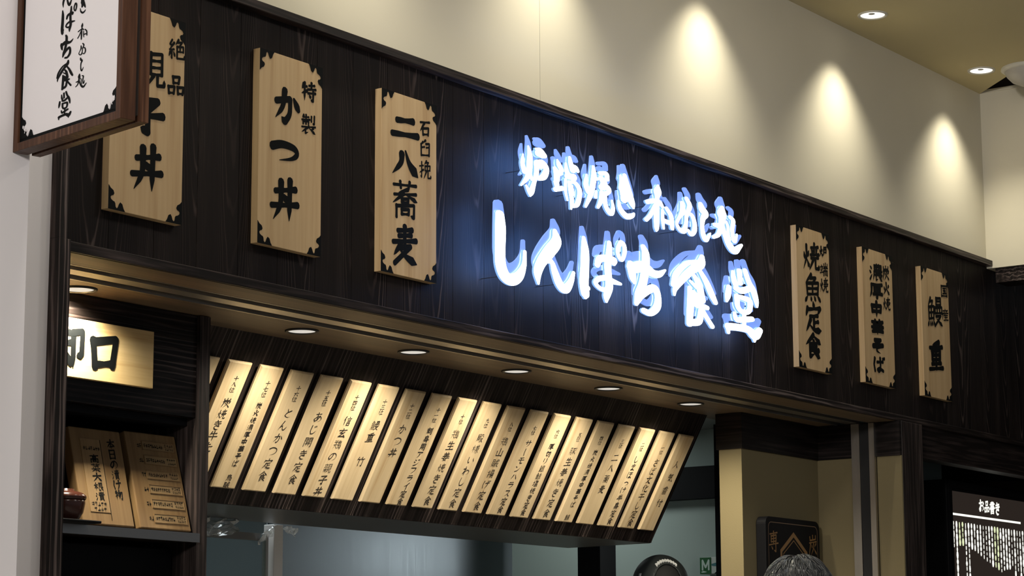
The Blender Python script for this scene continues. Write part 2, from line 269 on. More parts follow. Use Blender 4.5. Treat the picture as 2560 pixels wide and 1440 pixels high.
# ---------------------------------------------------------------- brush lettering
# brush skeletons on a 100x100 grid, y down.  letter = stroke kind, then points; NAME@x0,y0,x1,y1 places another entry
G = {
# components
'_hi':'d18,32 27,55;d80,26 66,46;p50,4 48,50 8,96;n52,56 88,90',
'_te':'h5,30 92,24;g55,3 55,92 30,82;p95,48 4,68',
'_ushi':'p38,8 14,38;h30,28 92,22;p96,46 4,62;v56,2 56,99',
'_ito':'z55,2 24,26 58,30;p82,16 20,54;h18,54 80,50;s50,54 50,96;p28,66 12,88;d74,62 92,84',
'_ni':'p72,2 8,52;v56,34 56,99',
'_san':'d28,6 66,22;d8,36 48,50;u18,96 80,58',
'_kusa':'h2,52 98,46;s30,8 33,88;s70,6 65,86',
'_uo':'p42,1 4,32;z32,14 74,11 54,32;s12,32 15,76;z12,34 90,30 86,76;h16,54 86,51;s50,33 50,74;h16,75 86,71;d14,82 2,99;d38,84 40,98;d60,83 67,97;d82,79 99,97',
'_u':'d50,-6 54,20;p14,24 4,76;h12,32 92,26;p92,26 78,70',
'_tatsu':'d48,2 54,18;h10,26 90,20;d28,38 36,66;p72,34 60,70;h2,82 98,72',
'_tsuki':'p22,4 21,60 4,98;g22,8 80,4 80,94 60,86;h25,36 78,33;h25,64 78,61',
'_kai':'s18,4 18,72;z18,8 82,4 82,72;h20,28 80,26;h20,49 80,47;h18,71 82,69;p38,74 8,98;d64,74 92,96',
'_tori':'p40,1 20,16;s20,14 20,58;z20,16 78,13 76,36;h22,26 74,25;h22,37 76,36;h20,50 92,47;h20,62 92,59;g92,60 84,94 68,88;d18,74 8,94;d36,74 38,88;d52,73 57,86;d66,71 74,84',
'_kane':'p50,1 4,40;n50,4 96,36;h30,38 72,35;h18,54 82,50;s50,38 50,90;d26,64 34,80;p76,60 64,80;h4,92 98,86',
'_ki':'h4,30 96,24;v50,2 50,99;p48,32 4,74;d54,38 94,64',
'_gon':'d44,2 54,14;h14,24 94,20;h26,40 80,37;h26,54 80,51;s24,68 28,98;z24,70 80,66 74,96;h28,93 76,91',
# kanji
'口':'s10,12 18,92;z10,18 90,8 78,90;h18,84 82,80',
'日':'s16,4 18,97;z16,8 84,4 84,97;h20,48 80,46;h20,90 80,88',
'火':'d18,34 28,58;p84,26 66,50;p50,4 49,48 6,98;n52,48 96,96',
'炉':'_hi@0,4,50,100;h58,12 92,8;z56,30 90,26 88,56;h58,55 88,53;p57,30 57,60 40,98',
'端':'_tatsu@0,14,42,92;s72,2 72,30;s50,10 52,32;z50,32 94,29 93,8;h44,44 100,40;p70,44 62,58;s48,60 48,98;g48,62 96,58 95,96 86,92;s64,62 64,92;s80,60 80,92',
'焼':'_hi@0,6,46,100;h50,18 96,13;s72,2 70,24;s58,28 58,40;s84,24 83,38;h46,44 100,40;s70,30 69,44;h50,56 96,52;p66,58 40,98;g78,56 78,92 98,92 98,78',
'魚':'p44,0 8,32;z36,14 72,11 52,32;s14,32 18,74;z14,34 88,29 82,74;h18,53 82,50;s50,32 50,72;h18,74 84,70;d18,82 4,99;d40,82 42,96;d60,80 68,95;d80,76 98,97',
'定':'d50,-8 55,12;p14,14 2,44;h12,20 94,14;p94,14 78,36;h26,45 78,41;s52,45 52,88;h54,66 80,63;p32,54 2,98;n24,74 56,93 100,94',
'食':'p52,0 2,44;n50,3 98,40;d46,22 56,32;z28,42 70,38 68,68;h32,54 66,52;h32,67 66,65;u28,42 28,94 56,82;p84,66 60,82;n46,70 92,99',
'炭':'s50,0 50,20;s16,6 18,24;z18,24 84,20 84,2;h8,36 94,32;p24,38 4,98;d38,46 42,60;p88,42 74,56;p60,40 58,62 26,98;n60,62 98,96',
'濃':'_san@0,10,28,98;s38,6 38,32;z38,8 92,4 92,32;h40,18 90,16;h40,32 92,30;s56,0 56,32;s73,0 73,32;h34,44 98,40;p38,44 30,98;h48,54 90,51;h42,65 98,61;u52,66 52,94 66,86;p92,68 78,78;n68,64 98,98',
'厚':'h10,12 98,6;p14,12 12,60 0,98;s34,20 34,46;z34,22 82,18 80,46;h36,34 80,32;h36,46 80,44;z32,58 82,54 60,66;g60,66 58,98 46,92;h24,76 98,70',
'中':'s12,24 16,66;z12,28 90,22 84,64;h16,63 86,59;v50,0 50,100',
'華':'h4,14 96,10;s32,2 34,24;s68,0 66,22;h16,32 86,28;h2,50 98,45;s32,30 33,66;s68,28 67,64;h14,66 88,62;h6,80 96,75;v50,24 50,100',
'国':'s6,4 8,98;z6,8 94,4 94,98;h28,28 74,25;h32,48 70,46;h26,72 78,69;s50,28 50,70;d62,54 70,64;h8,92 94,90',
'産':'d48,0 52,12;h14,18 90,14;d32,22 38,34;p70,20 60,34;h10,40 96,36;p16,40 2,98;p38,46 24,66;h36,58 86,55;h38,74 82,71;s58,44 58,94;h24,96 96,92',
'鰻':'_uo@0,2,46,100;s58,2 58,26;z58,4 90,2 90,26;h60,14 88,13;h58,26 90,25;s50,34 50,56;z50,36 98,33 98,56;h50,55 98,53;s65,36 65,54;s82,35 82,53;z54,66 90,63 46,99;n60,74 100,98',
'重':'p74,1 26,12;h6,22 96,18;s22,30 24,66;z22,32 80,29 78,64;h24,48 78,46;h24,65 78,62;s50,8 50,96;h18,80 84,76;h2,98 98,93',
'絶':'_ito@0,2,44,100;p62,0 44,28;z58,14 84,10 70,30;s54,34 54,90;z54,36 92,32 92,60;s72,34 72,60;h56,60 92,58;g54,62 54,94 98,92 98,74',
'品':'口@26,0,76,44;口@0,52,46,98;口@54,50,100,96',
'親':'_tatsu@0,0,48,52;h2,64 48,60;v26,52 26,100;p24,66 2,88;d28,70 48,84;s56,4 56,64;z56,8 92,4 92,64;h58,26 90,24;h58,45 90,43;h56,64 92,62;p66,66 44,99;g78,64 78,94 100,92 100,76',
'子':'z16,12 84,6 54,34;g52,34 54,97 32,84;h0,54 100,46',
'丼':'h14,28 92,22;h0,64 100,60;p36,4 34,60 8,98;v70,0 68,100;d48,38 58,52',
'特':'_ushi@0,2,42,98;h52,18 92,14;s70,2 70,34;h44,38 100,34;h46,58 98,54;g82,42 82,97 66,90;d56,66 66,80',
'製':'p18,2 8,16;h14,14 52,11;h4,28 60,24;s33,0 33,50;s14,36 14,50;z14,37 52,34 50,48;s70,6 70,34;g90,2 90,46 78,42;d48,52 54,60;h4,66 98,60;p46,66 4,94;u30,80 30,98 50,90;p84,68 66,80;n52,66 98,99',
'蕎':'_kusa@4,0,96,22;p62,22 26,32;h8,38 94,33;p46,34 4,60;n54,36 98,54;s38,48 38,58;z38,49 64,47 63,58;h38,58 64,57;s18,66 18,98;g18,68 86,63 85,97 72,92;s38,76 38,90;z38,77 66,75 64,90;h38,89 66,88',
'麦':'h22,12 80,8;h26,26 76,22;h4,42 96,36;s50,0 50,42;p36,46 8,76;z38,56 74,52 10,98;n32,62 56,80 98,98',
'石':'h4,14 96,8;p46,14 2,72;s28,50 32,94;z28,52 86,46 82,94;h32,90 84,86',
'臼':'p54,0 34,14;p30,12 14,26;s14,24 16,94;h24,44 44,40;z56,22 88,18 86,94;h60,44 84,41;h16,92 88,88',
'挽':'_te@0,4,38,98;p62,0 44,22;z58,10 80,8 68,24;s50,28 50,54;z50,30 94,26 92,52;s70,28 70,52;h50,54 94,51;p64,54 40,98;g76,54 76,94 100,92 100,76',
'却':'h8,20 54,14;s30,0 30,42;h0,44 60,38;p28,46 6,86 50,80;d44,64 58,92;z66,14 96,10 94,64;g94,64 88,72 80,64;v66,12 66,100',
'二':'h18,22 82,16;h0,84 100,78',
'八':'p36,16 32,50 0,92;n50,4 66,50 100,94',
'位':'_ni@0,0,34,100;d66,2 72,16;h42,28 98,22;d52,40 60,74;p86,36 76,76;h36,92 100,84',
'十':'h4,46 96,40;v50,2 50,98',
'七':'h4,50 96,34;g44,4 44,86 92,86 92,66',
'六':'d48,4 54,22;h4,40 96,32;p36,54 10,94;d62,54 92,92',
'五':'h12,12 88,6;p46,10 34,90;z18,46 74,42 70,90;h2,94 98,88',
'四':'s8,14 12,88;z8,18 92,12 88,88;p38,18 22,62;z62,16 60,54 80,56;h12,84 88,80',
'三':'h16,14 84,8;h22,50 76,44;h2,92 98,84',
'一':'h2,54 98,44',
'九':'p44,2 38,60 4,96;g8,36 70,30 66,86 98,86 98,68',
'人':'p48,4 44,50 4,96;n48,34 98,94',
'気':'p28,0 6,34;h24,14 86,9;h20,28 80,24;g10,46 76,40 82,90 98,96 98,78;p58,54 16,96;d24,60 62,92',
'番':'p70,2 28,12;h4,26 96,20;s50,8 50,50;d24,12 34,22;p76,10 62,22;p48,28 6,52;n52,28 96,48;s20,58 20,98;z20,60 82,56 82,98;h22,78 80,75;s50,58 50,96;h20,97 82,94',
'付':'_ni@0,0,38,100;h40,34 100,28;g78,4 78,96 58,88;d50,50 62,68',
'文':'d46,0 54,16;h4,30 96,22;p68,30 44,70 4,98;n26,34 54,74 98,98',
'化':'_ni@0,0,42,100;p90,20 50,54;g58,4 58,90 98,90 98,70',
'干':'h14,14 86,8;h0,50 100,44;v50,12 50,100',
'半':'d22,8 34,26;p78,4 64,24;h14,38 88,32;h0,62 100,56;v50,2 50,100',
'身':'p56,0 40,12;s26,14 26,68;g26,16 76,12 76,96 60,88;h28,32 74,30;h28,48 74,46;h8,68 98,60;p84,60 4,98',
'鯖':'_uo@0,2,44,100;h54,14 96,10;h58,26 92,23;h48,40 100,36;s74,0 74,38;s58,50 56,98;g58,52 92,49 92,97 82,92;h60,66 90,64;h60,80 90,78',
'豚':'_tsuki@0,2,38,98;h44,10 98,6;p72,8 44,36;p58,26 68,60 50,97;p64,40 42,62;p66,56 40,82;p92,26 72,44;n70,44 100,84',
'生':'p28,8 8,42;h24,28 90,22;h16,60 88,54;s54,2 54,92;h0,96 100,90',
'姜':'d30,0 38,12;p70,0 62,12;h14,18 86,14;h20,32 80,28;h4,46 96,42;s50,16 50,44;p42,48 24,76 74,98;p70,54 52,80 14,99;h0,68 100,62',
'切':'p44,20 2,36;g24,4 24,76 46,68;g50,22 94,16 90,94 72,86;p68,20 64,60 36,98',
'銀':'_kane@0,0,48,100;s58,4 58,96;z58,8 92,4 90,44;h60,26 90,24;h60,44 90,42;u58,96 78,86;p94,54 76,66;n70,46 100,98',
'鮭':'_uo@0,2,46,100;h56,20 94,16;h50,42 98,38;s74,2 74,42;h54,64 96,60;h48,94 100,88;s74,46 74,92',
'塩':'h2,40 34,36;s18,12 18,74;u0,82 36,70;p54,0 40,24;h50,14 96,10;s54,26 54,44;z54,27 88,25 86,44;h54,43 88,42;s46,58 46,90;z46,60 92,57 92,90;s61,59 61,88;s77,58 77,88;h36,94 100,90',
'鶏':'d10,4 18,14;d26,2 30,12;p46,0 38,12;h4,24 50,20;p28,16 26,50 0,98;n28,58 48,90;h2,52 50,48;_tori@48,0,100,100',
'山':'s50,4 50,86;s8,36 10,90;h10,88 90,86;s90,32 90,94',
'賊':'_kai@0,4,44,96;h48,26 100,20;s60,38 58,92;h50,54 76,50;p54,56 44,88;g74,2 80,66 100,92 100,76;p96,46 68,92;d86,4 94,14',
'揚':'_te@0,4,38,98;s54,2 54,38;z54,4 88,2 88,38;h56,20 86,18;h54,38 88,36;h42,50 100,46;p56,52 40,82;g54,62 96,58 90,96 78,90;p70,62 46,98;p84,62 60,98',
'殿':'h14,8 50,5;s50,5 50,22;h14,24 50,22;p14,8 12,60 0,98;h18,40 52,37;s26,28 26,58;s42,28 42,58;h14,60 54,57;p28,66 16,84;d40,66 50,82;p66,6 64,30 54,44;z66,8 86,6 88,34 98,32;z60,56 92,52 54,98;n64,62 100,98',
'様':'_ki@0,2,42,100;d60,0 66,10;p88,0 80,10;h50,18 98,14;h54,30 94,27;h46,44 100,40;s72,16 72,44;g72,46 72,98 60,92;h48,60 62,58;p64,58 42,92;p94,52 76,66;n76,62 100,94',
'刺':'h4,20 60,15;s14,34 14,52;z14,35 54,32 52,50;v33,0 33,100;p32,54 4,84;d36,58 60,80;s72,14 72,72;g94,2 94,97 78,90',
'用':'p18,8 18,60 2,98;g18,10 88,5 88,96 70,90;h20,36 86,33;h20,62 86,59;v53,8 53,98',
'竹':'p22,2 4,40;h18,26 46,22;s34,28 34,96;p66,0 52,38;h62,24 98,18;g82,24 82,97 66,88',
'信':'_ni@0,0,36,100;_gon@38,0,100,100',
'玄':'d46,0 54,14;h2,26 98,18;z52,26 22,52 56,52;z78,40 14,90 84,86;d70,66 94,98',
'開':'s8,2 8,98;z8,4 42,2 42,34;h10,18 40,17;h10,34 42,33;s58,2 58,34;g58,3 94,1 94,97 80,92;h60,17 92,16;h60,33 92,32;h26,48 76,45;h20,66 82,62;p40,48 38,70 24,94;v62,46 62,94',
'烏':'p52,0 38,10;s18,10 18,56;z18,12 76,9 74,34;h20,32 74,30;h18,46 88,43;h18,58 94,54;g94,55 86,96 70,90;d18,72 6,92;d36,72 38,88;d52,71 58,86;d66,69 76,84',
'牛':'p28,4 8,44;h24,26 88,20;h0,58 100,52;v54,0 54,100',
'本':'h4,28 96,22;v50,0 50,100;p48,30 2,80;n52,30 98,78;h30,76 72,73',
'漬':'_san@0,8,30,98;h42,10 94,6;h46,22 90,18;h36,34 100,30;s68,0 68,32;_kai@38,36,98,100',
'物':'_ushi@0,2,42,98;p60,0 42,40;g54,26 98,20 92,94 74,86;p70,26 44,72;p84,26 54,92',
'高':'d48,0 54,12;h4,20 96,15;s34,26 34,44;z34,28 68,25 66,43;h34,43 68,41;s12,56 12,98;g12,58 90,53 88,96 74,90;s34,68 34,88;z34,69 68,67 66,87;h34,86 68,84',
'菜':'_kusa@2,0,98,26;p80,26 24,36;d22,42 30,54;d48,40 52,52;p80,38 70,52;h2,64 98,58;v50,52 50,100;p48,66 4,96;n52,66 98,94',
'大':'h4,34 96,28;p50,2 46,50 4,98;n52,40 98,96',
'根':'_ki@0,2,42,100;s54,4 54,94;z54,8 90,4 88,46;h56,26 88,24;h56,45 88,43;u54,94 76,84;p96,54 76,68;n70,46 100,98',
'書':'z22,8 80,4 78,34;h2,22 98,17;h20,35 80,32;h12,46 88,42;h0,58 100,53;s50,0 50,58;s22,66 22,99;z22,67 78,64 78,99;h24,82 76,80;h22,97 78,95',
'専':'h10,12 90,7;s24,20 24,50;z24,22 78,18 76,50;h26,36 76,33;h24,50 76,47;s50,0 50,58;h2,64 98,58;g72,54 72,98 54,90;d28,72 40,86',
# kana
'か':'g8,36 64,26 62,70 44,96 30,82;p42,2 34,50 6,86;d78,24 98,58',
'つ':'p2,30 40,14 84,24 96,52 76,78 30,94',
'そ':'z20,10 78,6 14,48;p6,50 96,42 44,58 42,82 72,98',
'ば':'s16,8 8,50 16,94;h34,34 86,30;s62,6 64,50 62,82;z62,82 48,96 36,84 54,74 88,92;d82,4 88,16;d94,0 100,12',
'さ':'h12,30 88,20;z42,2 70,58;g70,58 36,52 18,74 40,94 74,92',
'き':'h16,20 82,12;h12,40 88,32;z40,0 74,62;g74,62 36,56 20,76 42,96 76,94',
'し':'g26,4 22,60 36,94 66,88 90,58',
'ま':'h14,22 86,17;h18,42 82,38;s52,2 53,80;z53,80 36,96 22,84 44,72 84,94',
'ほ':'s14,8 6,50 14,94;h38,16 92,12;h38,38 92,34;s66,14 66,82;z66,82 50,96 38,84 56,72 94,94',
'っ':'p14,52 50,40 84,52 88,72 44,94',
'け':'s14,8 6,50 16,92;h38,34 98,28;p72,4 74,54 50,98',
'り':'g24,8 20,44 30,60;p76,4 78,52 40,98',
'い':'g12,18 14,66 28,86 36,68;d78,26 94,66',
'わ':'s30,2 30,98;p6,30 40,26 8,84 60,40 92,52 86,78 58,94',
'げ':'s14,8 6,50 16,92;h36,34 92,28;p68,6 70,54 48,98;d80,2 86,14;d94,0 100,12',
'の':'p54,16 46,56 22,84 6,60 30,24 70,16 96,44 86,76 56,94',
'あ':'h16,20 80,14;s42,2 40,50 48,84;p70,34 50,74 22,94 8,74 34,48 74,42 94,64 84,86 58,97',
'じ':'g26,4 22,60 36,94 66,88 90,58;d58,12 66,26;d74,6 82,20',
'と':'d30,6 42,44;p82,26 34,50 18,78 46,94 88,90',
'ん':'p50,2 28,48 4,98;g22,66 44,50 54,88 74,92 98,58',
'た':'h6,26 64,20;p38,2 8,96;h54,46 92,42;g56,72 60,92 96,92',
'お':'h6,28 62,22;s34,2 34,78;p34,80 20,92 10,76 40,50 78,50 90,76 60,96;d76,14 94,36',
'サ':'h2,34 98,28;s28,8 28,58;p72,4 72,54 34,98',
'ー':'s50,4 48,50 54,98',
'モ':'h16,18 86,13;h2,48 98,43;g46,18 46,90 90,88',
'ン':'d8,18 32,36;u10,92 60,74 96,28',
'ハ':'p34,22 4,88;n64,18 98,86',
'ラ':'h16,14 84,9;p8,40 92,36 74,70 30,98',
'ス':'p14,16 82,12 56,58 4,96;n56,58 96,94',
'ア':'p6,16 92,12 62,46;p48,34 44,66 14,98',
'ジ':'d16,8 38,22;d6,36 28,50;u10,94 58,78 94,40;d70,2 80,16;d86,0 96,12',
'フ':'p8,16 90,12 74,60 20,98',
'イ':'p84,4 50,36 6,56;s56,34 56,98',
}

PROF={'h':((0,.82),(.12,.88),(.5,.60),(.85,.80),(1,.98)),'s':((0,1.15),(.2,.95),(.6,.85),(1,1.0)),'v':((0,1.15),(.2,.92),(.75,.88),(1,.12)),
'p':((0,1.2),(.3,1.0),(.7,.75),(1,.1)),'n':((0,.35),(.45,.85),(.8,1.45),(1,.15)),'d':((0,.45),(.65,1.25),(1,.75)),'z':((0,1),(.5,.85),(1,.9)),
'g':((0,1),(.4,.85),(.85,1.05),(1,.12)),'u':((0,1.0),(.6,.9),(1,.12)),'o':((0,1),(1,1))}
def prof(k,t):
    P=PROF[k]
    for (a,u),(b,v) in zip(P,P[1:]):
        if t<=b: return u+(v-u)*(t-a)/(b-a)
    return P[-1][1]
def expand(G,name,box=(0,0,100,100)):
    out=[];x0,y0,x1,y1=box
    for s in G[name].split(';'):
        if '@' in s:
            n,b=s.split('@');b=[float(v) for v in b.split(',')]
            out+=expand(G,n,(x0+b[0]*(x1-x0)/100,y0+b[1]*(y1-y0)/100,x0+b[2]*(x1-x0)/100,y0+b[3]*(y1-y0)/100))
        else:
            pts=[tuple(map(float,p.split(','))) for p in s[1:].split()]
            out.append((s[0],[(x0+x*(x1-x0)/100,y0+y*(y1-y0)/100) for x,y in pts]))
    return out
def spline(pts,n):
    """Catmull-Rom through pts of any dimension, n steps a span"""
    if len(pts)==2: 
        return [tuple(a+(b-a)*i/n for a,b in zip(*pts)) for i in range(n+1)]
    P=[tuple(2*a-b for a,b in zip(pts[0],pts[1]))]+list(pts)+[tuple(2*a-b for a,b in zip(pts[-1],pts[-2]))]
    out=[]
    for i in range(1,len(P)-2):
        for k in range(n):
            t=k/n
            out.append(tuple(.5*(2*b+(c-a)*t+(2*a-5*b+4*c-d)*t*t+(3*b-a-3*c+d)*t**3) for a,b,c,d in zip(P[i-1],P[i],P[i+1],P[i+2])))
    out.append(tuple(pts[-1])); return out

def lib(ch, x0, x1, z0, z1, w, steps=5, rise=.07):
    """strokes of a library character fitted to a box: lists of (x, z, width)"""
    st = expand(G, ch); out = []
    for k, pts in st:
        pts = [(x, y-rise*(x-50)) for x, y in pts]
        if k in 'zsh' and len(pts) > 2:
            n = len(pts)-1
            for i, (a, b) in enumerate(zip(pts, pts[1:])):
                out.append([(a[0]+(b[0]-a[0])*t/3, a[1]+(b[1]-a[1])*t/3, prof(k, (i+t/3)/n)) for t in range(4)])
        else:
            parts, cur = [], [pts[0]]            # a sharp turn of the brush starts a new ribbon
            for p, q, r in zip(pts, pts[1:], pts[2:]):
                cur.append(q); d1, d2 = (q[0]-p[0], q[1]-p[1]), (r[0]-q[0], r[1]-q[1])
                if d1[0]*d2[0]+d1[1]*d2[1] < .25*math.hypot(*d1)*math.hypot(*d2): parts.append(cur); cur = [q]
            parts.append(cur+[pts[-1]]); n = len(pts)-1; i0 = 0
            for pp in parts:
                c = spline(pp, steps if len(pts) > 2 else 4); m = len(pp)-1
                out.append([(x, y, prof(k, min(1, (i0+m*i/(len(c)-1))/n))) for i, (x, y) in enumerate(c)]); i0 += m
    nst = len(st); f = 1 if nst < 6 else .82 if nst < 11 else .62 if nst < 15 else .50
    return [[(x0+(x1-x0)*x/100, z1-(z1-z0)*y/100, max(w*f*p, w*.1)) for x, y, p in s] for s in out]
def neon(data):
    return [spline([tuple(int(v)/1000 for v in p.split(',')) for p in s.split()], 6) for s in data.split(';')]
def fit(strokes, a, x0, x1, z0, z1):
    xs = [x+e*w/2/a for s in strokes for x, z, w in s for e in (-1, 1)]; zs = [z+e*w/2 for s in strokes for x, z, w in s for e in (-1, 1)]
    kx = (x1-x0)/(max(xs)-min(xs)); kz = (z1-z0)/(max(zs)-min(zs))
    return [[(x0+(x-min(xs))*kx, z0+(z-min(zs))*kz, w*kz) for x, z, w in s] for s in strokes], a*kz/kx
def outline(s, a):
    P = [(x*a, z) for x, z, w in s]; Lf, Rt = [], []
    for i, (x, z) in enumerate(P):
        q, p = P[min(i+1, len(P)-1)], P[max(i-1, 0)]
        dx, dz = q[0]-p[0], q[1]-p[1]; n = math.hypot(dx, dz) or 1; dx /= n; dz /= n; h = s[i][2]/2
        Lf.append((x-dz*h, z+dx*h)); Rt.append((x+dz*h, z-dx*h))
        if i == 0: c0 = [(x-dz*h*math.cos(t)-dx*h*math.sin(t)*.8, z+dx*h*math.cos(t)-dz*h*math.sin(t)*.8) for t in (2.36, 1.57, .79)]
        if i == len(P)-1: c1 = [(x-dz*h*math.cos(t)+dx*h*math.sin(t)*.8, z+dx*h*math.cos(t)+dz*h*math.sin(t)*.8) for t in (.79, 1.57, 2.36)]
    f = lambda L: [(x/a, z) for x, z in L]
    return f(Lf), f(Rt), f(c0), f(c1)
def strokes_to(bm, strokes, org, ex, ez, nrm, a=1.0, lift=.0006, depth=0, mi=0, mi_side=1, back=None):
    org, ex, ez, nrm = map(Vector, (org, ex, ez, nrm))
    for k, s in enumerate(strokes):
        Lf, Rt, c0, c1 = outline(s, a); h = lift+(k % 9)*4e-5
        mk = lambda p, d=h: bm.verts.new(org+ex*p[0]+ez*p[1]+nrm*d)
        l = [mk(p) for p in Lf]; r = [mk(p) for p in Rt]; A = [mk(p) for p in c0]; B = [mk(p) for p in c1]
        fs = [bm.faces.new((l[i], r[i], r[i+1], l[i+1])) for i in range(len(l)-1)]
        fs += [bm.faces.new([l[0]]+A[::-1]+[r[0]]), bm.faces.new([l[-1], r[-1]]+B[::-1])]
        for f in fs: f.material_index = mi
        if depth:
            loop = l+B+r[::-1]+A
            rear = [bm.verts.new(v.co-nrm*depth) for v in loop]
            for i in range(len(loop)):
                j = (i+1) % len(loop); bm.faces.new((loop[i], loop[j], rear[j], rear[i])).material_index = mi_side
            if back is not None:
                m_ = {v: w for v, w in zip(loop, rear)}
                for f in fs: bm.faces.new([m_[v] for v in f.verts][::-1]).material_index = back
    return bm
X, Y, Z = Vector((1,0,0)), Vector((0,1,0)), Vector((0,0,1))

# ---------------------------------------------------------------- the setting
struct('floor', bx(-6, 13, -9, 4, -.1, 0), M_FLOOR)
bm = bmesh.new()
prism(bm, [(-1.0, .1), (7.943, .1), (7.943, 0), (7.69, -.267), (6.6, -1.45), (6.0, -2.3), (-1.0, -2.3)], 'z', CEIL_Z, CEIL_Z+.08); struct('ceiling', bm, M_CEIL)
struct('ceiling_void', bx(5.2, 11.5, -5, .3, 4.5, 4.6), M_VOID)
struct('wall_upper', bx(1.0, 7.95, 0, .12, 3.0, CEIL_Z), M_CREAM)
bm = bmesh.new(); box(bm, 5.0317-.0006, 5.0317+.0006, -.0004, .001, 3.012, CEIL_Z); struct('trim_1', bm, mat('wallpaper_seam', (.36, .33, .25), .9))
bm = bx(7.945, 8.06, -2.2, .12, 2.985, CEIL_Z); box(bm, 7.941, 8.06, -2.2, .0, CEIL_Z, CEIL_Z+.012); struct('wall_right', bm, M_CREAM)
struct('trim_2', bx(7.955, 8.06, -2.2, -.03, 2.93, 2.985), M_BEAM)
struct('wall_void', bx(8.0, 8.06, -4.0, .3, CEIL_Z+.012, 4.5), M_VOID)
bm = bmesh.new()
x = PLANK[1]-PLANK[0]
while x < 9.3:
    a, b = max(x+.0007, 3.262), x+PLANK[0]-.0007
    if b > 3.28: box(bm, a, b, 0, .025, 2.36, 2.992)
    x += PLANK[0]
box(bm, 3.262, 9.3, .012, .03, 2.36, 2.992)
struct('wall_fascia', bm, M_PLANK)
struct('trim_3', bx(3.262, 9.3, -.024, .03, 2.991, 3.013), M_BEAM, .002)
bm = bmesh.new(); prism(bm, [(-.02, 2.342), (.085, 2.342), (.085, 2.40), (.028, 2.40), (.0, 2.3635), (-.02, 2.3635)], 'x', 3.262, 9.3); struct('trim_4', bm, M_BEAM, .0015)
struct('ceiling_soffit', bx(3.29, 7.12, .208, .46, SOF_Z, SOF_Z+.05), M_SOFFIT)
struct('ceiling_soffit_front', bx(3.297, 7.12, -.012, .084, SOF_Z-.0012, SOF_Z+.001), M_SOFFIT)
struct('trim_5', bx(3.29, 7.12, .085, .208, SOF_Z+.035, SOF_Z+.05), M_DARKGREY)
bm = bmesh.new()
box(bm, 3.297, 7.12, .126, .170, SOF_Z-.001, SOF_Z+.03); box(bm, 3.297, 7.12, .204, .2095, SOF_Z-.003, SOF_Z+.03); box(bm, 3.297, 7.12, .083, .087, SOF_Z-.002, SOF_Z+.03)
tag(obj('shutter_rail', bm, M_RAIL), 'long grey metal shutter rail running along the wooden soffit', 'rail')
struct('wall_strip', bx(1.2, 3.2615, .0, .3, 0, CEIL_Z), M_WHITE)
struct('wall_left', bx(-.5, 2.969, -.25, -.001, 0, CEIL_Z), M_WHITE)
bm = bmesh.new(); prism(bm, [(3.2615, -.026), (3.285, -.026), (3.285, .004), (3.2615, .004)], 'z', 2.365, 3.013); struct('trim_6', bm, M_POST)
struct('trim_7', bx(3.2615, 3.2965, -.026, .32, 0, 2.365), M_POST, .001)
# the right side of the opening
struct('trim_8', bx(7.126, 7.285, -.029, .16, 0, 2.3415), M_POST, .002)
struct('trim_9', bx(7.30, 9.3, -.004, .05, 2.233, 2.362), M_BEAM)
struct('wall_recess', bx(7.29, 9.3, .75, .8, 0, 2.4), M_BLACK)
struct('ceiling_recess', bx(7.29, 9.3, .05, .8, 2.32, 2.36), M_BLACK)
struct('wall_end', bx(9.3, 9.4, -2.2, .8, 0, 3.02), M_VOID)
bm = bx(6.592, 7.20, .288, .372, 0, 2.224); box(bm, 7.117, 7.125, -.028, .30, 0, 2.224); struct('wall_pillar', bm, M_GOLD)
bm = bx(6.584, 7.20, .281, .379, 2.224, 2.341); box(bm, 7.110, 7.1255, -.027, .282, 2.224, 2.341); struct('trim_10', bm, dark_wood('capital_wood', 'xy', None, .7, .5))
# the kitchen
struct('wall_kitchen_right', bx(8.2, 8.3, .38, 2.75, 0, 2.6), M_KWALL)
struct('wall_kitchen_back', bx(3.0, 8.3, 2.65, 2.75, 0, 2.6), M_KWALL)
struct('wall_kitchen_left', bx(3.0, 3.2, .3, 2.75, 0, 2.6), M_KWALL)
struct('wall_kitchen_front', bx(7.19, 8.3, .375, .46, 0, 2.6), M_KWALL)
struct('ceiling_kitchen', bx(3.0, 8.3, .461, 2.75, 2.5, 2.6), M_KCEIL)
tag(obj('wall_duct', bx(8.14, 8.199, .47, 2.6, 2.215, 2.345), M_BLACK), 'long black duct box along the kitchen wall above the capped worker', 'duct')

# ---------------------------------------------------------------- lamps
def downlight(x, y, z, r, ring, lens, label, grp, deep):
    t = thing('recessed_downlight', label, 'downlight', (x, y, z), grp)
    obj('trim_ring', lathe(bmesh.new(), [(r*.80, -.0015), (r*.84, -.004), (r*.97, -.005), (r, -.002), (r, .0)], 40), ring, t, True)
    obj('lens', lathe(bmesh.new(), [(r*.80, -.0016), (r*.55, -.0012), (0, -.001)], 40), lens, t, True)
    if deep: obj('lamp_cup', lathe(bmesh.new(), [(r*.22, -.0020), (r*.20, -.0030), (r*.10, -.0032), (0, -.003)], 24, (-r*.34, -r*.1, 0)), mat('grey_cup', (.5, .5, .48), .4), t, True)
names_c = ['beyond the left edge of the photo', 'above the wooden plaques', 'above the middle of the plaques', 'above the first lit letters', 'above the middle of the lit letters', 'nearer of the two in view', 'beside the white dome detector']
for x, nm in zip(CEIL_LAMPS, names_c): downlight(x, -.147, CEIL_Z, .050, M_RING, M_CLENS, 'round white recessed ceiling lamp, ' + nm, 'recessed lamps in the ochre ceiling', True)
names_s = ['leftmost, above the pale 却口 sign', 'leftmost above the menu board', 'second from left above the menu board', 'middle one above the menu board', 'second from right above the menu board', 'rightmost above the menu board corner']
